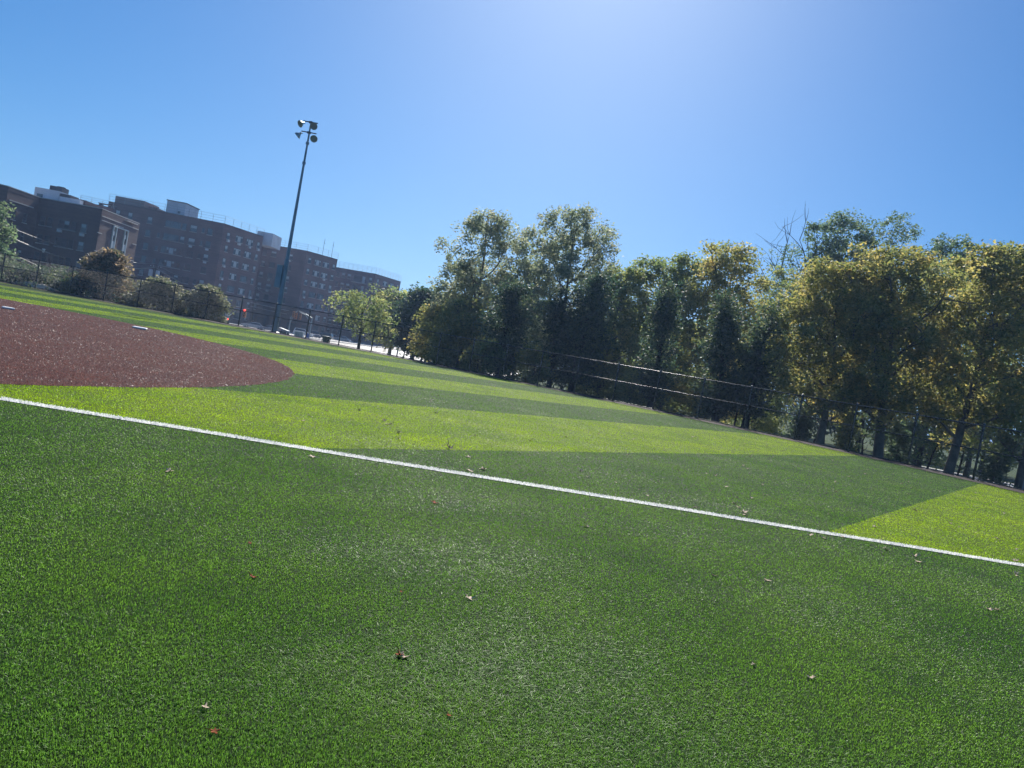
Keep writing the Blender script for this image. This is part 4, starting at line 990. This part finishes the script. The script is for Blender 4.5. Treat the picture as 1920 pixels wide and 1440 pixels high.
# green signals at right
for (px, py, d, lb) in ((745, 629, 150, 'dark green signal head showing green right of the small street tree'), (785, 652, 95, 'dark green signal head showing green behind a fence post')):
    t = at(px, py, d); rr_, h = mast_arm(Vector((t.x + .6, t.y, 0)), t.z + 1.2, [(-.6, .1)], lb, 'dark_steel'); signal_head(rr_, (-.6, -.1, h - .9), M_['signal_green'], 'green', s=1.1 if d > 100 else .8)
    if d < 100:
        b = MB(); b.box((-.6, -.1, h - 2.1), (.6, .05, .6), Matrix.Translation((-.6, -.1, h - 2.1)) @ Matrix.Rotation(R(45), 4, 'Y') @ Matrix.Translation((.6, .1, -(h - 2.1)))); b.build('diamond_sign', mat('sign_yellow_green', (.35, .45, .05), .5), rr_)
# slim lamp post and its cabinet by the park corner
t = at(803, 640, 80); r = empty('street_lamp', (t.x, 80, tz(t.x, 80)), 0, 'slim pale grey street post with a small cabinet right of the green signal', 'street lamp'); h = t.z - r.location.z
b = MB(); b.tube([(0, 0, 0), (0, 0, h)], [.11, .07], 8); b.build('pole', M_['galv'], r)
b = MB(); b.box((.15, -.1, .9), (.45, .3, .7)); b.build('meter_box', M_['render_white'], r, bevel=.02)
# utility cabinet, kiosk
t = at(560, 634, 110); r = empty('utility_cabinet', (t.x, 110, ZR), 0, 'grey utility cabinet with a pale lid left of the white van', 'cabinet')
hc = at(560, 622, 110).z - ZR
b = MB(); b.box((0, 0, hc / 2), (1.2, .7, hc)); b.build('body', M_['galv'], r, bevel=.03)
b = MB(); b.box((0, 0, hc + .04), (1.3, .8, .08)); b.build('lid', M_['frame_white'], r)
b = MB(); b.box((.0, -.36, hc * .5), (.03, .04, hc * .8)); b.box((.15, -.37, hc * .55), (.05, .05, .2)); b.build('door_seam', M_['dark_steel'], r)
t = at(530, 628, 130); r = empty('bus_shelter', (t.x, 130, ZR), 0, 'small shelter with a bright white sloping roof right of the mast foot', 'shelter'); hk = at(530, 616, 130).z - ZR
b = MB(); b.add([(-.6, -.8, hk), (.9, -.8, hk - .3), (.9, .8, hk - .3), (-.6, .8, hk), (-.6, -.8, hk + .1), (.9, -.8, hk - .2), (.9, .8, hk - .2), (-.6, .8, hk + .1)], [(0, 3, 2, 1), (4, 5, 6, 7), (0, 1, 5, 4), (1, 2, 6, 5), (2, 3, 7, 6), (3, 0, 4, 7)]); b.build('roof', M_['frame_white'], r)
for sx_ in (-.5, .8):
    for sy in (-.7, .7): b = MB(); b.box((sx_, sy, (hk - .5) / 2), (.08, .08, hk - .5)); b.build('post', M_['galv'], r)
b = MB(); b.box((0, .65, hk * .45), (1.7, .03, hk * .6)); b.build('back_panel', M_['glass'], r)

# ------------------------------------------------------------------ vehicles
M_['tyre'] = mat('tyre_rubber', (.015, .015, .015), .8); M_['rim'] = mat('alloy_rim', (.45, .46, .48), .3, .8); M_['car_glass'] = mat('car_glass', (.02, .03, .035), .05, spec=.9)
M_['head'] = mat('headlight_glass', (.7, .72, .75), .1, spec=.9); M_['tail'] = mat('tail_light_red', (.4, .02, .02), .2)
def vehicle(name, label, x, y, rz, col, kind='sedan', z=ZR + .012, group='cars on the avenue'):
    r = empty(name, (x, y, z), rz, label, 'car', group)
    L_, W, H1, H2 = {'sedan': (4.6, 1.8, .92, 1.45), 'suv': (4.7, 1.9, 1.08, 1.75), 'van': (5.2, 2.0, 1.2, 2.1)}[kind]
    prof = {'sedan': [(-.5, .25), (-.5, .62), (-.44, .95), (-.30, 1.0), (.16, 1.0), (.42, .88), (.5, .7), (.5, .25)], 'suv': [(-.5, .28), (-.5, .8), (-.48, 1.0), (-.3, 1.02), (.18, 1.0), (.44, .9), (.5, .7), (.5, .28)],
            'van': [(-.5, .25), (-.5, .9), (-.49, 1.0), (-.3, 1.0), (.25, 1.0), (.45, .85), (.5, .65), (.5, .25)]}[kind]
    cab = {'sedan': [(-.40, 0), (-.27, 1), (.04, 1), (.20, 0)], 'suv': [(-.48, 0), (-.43, 1), (.05, 1), (.2, 0)], 'van': [(-.49, 0), (-.47, 1), (.15, 1), (.32, 0)]}[kind]
    def extr(pts, w0, w1=None):
        w1 = w1 or w0; n = len(pts); v = [(p[0], -w0[i] / 2, p[1]) for i, p in enumerate(pts)] + [(p[0], w0[i] / 2, p[1]) for i, p in enumerate(pts)]
        f = [(i, (i + 1) % n, n + (i + 1) % n, n + i) for i in range(n)] + [tuple(range(n))[::-1], tuple(range(n, 2 * n))]; return v, f
    paint = mat('car_paint_' + name, col, .25, .3, coat=.6)
    pts = [(a * L_, b_ * H1 if b_ > .5 else b_) for a, b_ in prof]; v, f = extr(pts, [W] * len(pts)); b = MB(); b.add(v, f)
    cp = [(a * L_, H1 * .985 + (H2 - H1) * q) for a, q in cab]; v, f = extr(cp, [W * .94, W * .78, W * .78, W * .94]); b.add(v, f)
    body = b.build('body', paint, r, bevel=.05)
    g = MB()
    for s in (-1, 1):
        q = [(cp[0][0] * .86, cp[0][1] + .06), (cp[1][0] * .93, cp[1][1] - .1), (cp[2][0] - .02, cp[2][1] - .1), (cp[3][0] * .82, cp[3][1] + .06)]
        yy = [W * .46, W * .405, W * .405, W * .46]; g.add([(p[0], s * (yy[i] + .012), p[1]) for i, p in enumerate(q)], [(0, 1, 2, 3) if s < 0 else (3, 2, 1, 0)])
    g.build('side_window', M_['car_glass'], r)
    for i0, i1, nm in ((3, 2, 'windscreen'), (0, 1, 'rear_window')):
        a_, b_ = Vector((cp[i0][0], 0, cp[i0][1])), Vector((cp[i1][0], 0, cp[i1][1])); o_ = .02 if i0 == 3 else -.02
        p, q = a_.lerp(b_, .12), a_.lerp(b_, .88); g = MB(); g.add([(p.x + o_, -W * .42, p.z), (p.x + o_, W * .42, p.z), (q.x + o_, W * .36, q.z), (q.x + o_, -W * .36, q.z)], [(0, 1, 2, 3)]); g.build(nm, M_['car_glass'], r)
    for sx_ in (-.30, .31):
        for sy in (-1, 1):
            Mw = Matrix.Translation((sx_ * L_, sy * (W / 2 - .1), .33)) @ Matrix.Rotation(R(90), 4, 'X')
            w = MB(); w.lathe([(.2, -.11), (.31, -.11), (.33, -.08), (.33, .08), (.31, .11), (.2, .11)], 18, Mw); wh = w.build('wheel', M_['tyre'], r)
            w = MB(); w.lathe([(0, -.115), (.21, -.115), (.21, .115), (0, .115)], 12, Mw); w.build('rim', M_['rim'], wh)
    for sy in (-1, 1):
        b = MB(); b.box((L_ * .485, sy * W * .37, H1 * .72), (.14, .34, .15)); b.build('headlight', M_['head'], r, bevel=.02)
        b = MB(); b.box((-L_ * .492, sy * W * .40, H1 * .78), (.1, .26, .18)); b.build('tail_light', M_['tail'], r, bevel=.02)
    return r
def car_at(name, label, px, py, col, kind, rz):
    p = onz(px, py, ZR); vehicle(name, label, p.x, p.y, rz, col, kind)
car_at('parked_car', 'silver sedan seen at the edge of the turf right of the red signal', 473, 616, (.38, .42, .48), 'sedan', R(-150))
car_at('parked_car', 'grey sedan half hidden left of the floodlight mast foot', 504, 621.5, (.22, .24, .28), 'sedan', R(-150))
car_at('parked_car', 'white sport utility car under the meeting signal arms', 568, 630.5, (.75, .76, .78), 'suv', R(10))
car_at('parked_car', 'dark blue car parked right of the white sport utility car', 589, 633.5, (.04, .06, .10), 'suv', R(-60))
car_at('parked_car', 'dark green car behind the sign post right of the dark blue car', 606, 635.5, (.02, .06, .05), 'suv', R(175))
car_at('parked_car', 'dark red car on the avenue beside the street tree', 626, 637, (.16, .02, .03), 'sedan', R(178))
car_at('parked_car', 'pale silver car right of the dark red car', 641, 640, (.45, .47, .5), 'sedan', R(178))
car_at('parked_car', 'silver grey car far along the avenue right of the street tree', 741, 651, (.25, .27, .31), 'suv', R(176))
# green sign frame by the fence
t = at(609, 650, 90); r = empty('litter_bin', (t.x, 90, tz(t.x, 90)), 0, 'dark green tapered bin on a post frame just behind the fence', 'bin'); hb = at(609, 630, 90).z - r.location.z
b = MB(); b.lathe([(0, hb - 1.1), (.25, hb - 1.05), (.5, hb - .1), (.55, hb), (0, hb + .05)], 6); b.build('hopper', M_['signal_green'], r)
for s in (-1, 1): b = MB(); b.tube([(s * .45, 0, 0), (s * .45, 0, hb - .4)], .05, 6); b.build('leg', M_['dark_steel'], r)

# pale tarpaulin heap behind the fence at left
p0 = at(26, 527, 67.5); p1 = at(104, 543, 67.5); mx_ = (p0 + p1) / 2
nu, nv = 28, 8; V = []; 
for i in range(nu + 1):
    for j in range(nv + 1):
        u_ = i / nu; v_ = j / nv; e = math.sin(math.pi * u_) ** .45 * math.sin(math.pi * v_) ** .5
        V.append(((u_ - .5) * (p1.x - p0.x) * 1.05, (v_ - .5) * 1.6, .1 + .42 * e * (1 + .12 * math.sin(u_ * 21)) - .1 * (1 - e)))
F = [(i * (nv + 1) + j, (i + 1) * (nv + 1) + j, (i + 1) * (nv + 1) + j + 1, i * (nv + 1) + j + 1) for i in range(nu) for j in range(nv)]
me = fast_mesh('covered_heap', np.array(V), F4=np.array(F), smooth=True); o = link_mesh('covered_heap', me, M_['sand']); o.location = (mx_.x, 67.6, tz(mx_.x, 67.6)); tag(o, 'long low cream covered heap behind the fence at the left', 'heap')
# side gate post at right
p = onz(1913, 921, 0); r = empty('gate_post', (p.x + .1, p.y, 0), 0, 'blue-grey steel post standing in the fence line at the right photo edge', 'post')
b = MB(); b.tube([(0, 0, -.3), (0, 0, 1.25)], .05, 10); b.build('pole', M_['pole_steel'], r)
b = MB(); b.lathe([(.06, 1.25), (.06, 1.29), (0, 1.34)], 10); b.build('cap', M_['pole_steel'], r)

# ------------------------------------------------------------------ haze
HZ = MB(); HZ.box((0, 500, 14), (6400, 7400, 42))
hm = bpy.data.materials.new('haze_air'); hm.use_nodes = True; hn = hm.node_tree.nodes; hn.remove(hn['Principled BSDF'])
pv = hn.new('ShaderNodeVolumePrincipled'); pv.inputs['Density'].default_value = .0005; pv.inputs['Color'].default_value = (.42, .62, 1, 1); pv.inputs['Anisotropy'].default_value = .2
hm.node_tree.links.new(pv.outputs[0], hn['Material Output'].inputs['Volume'])
tag(HZ.build('haze', hm), kind='stuff')
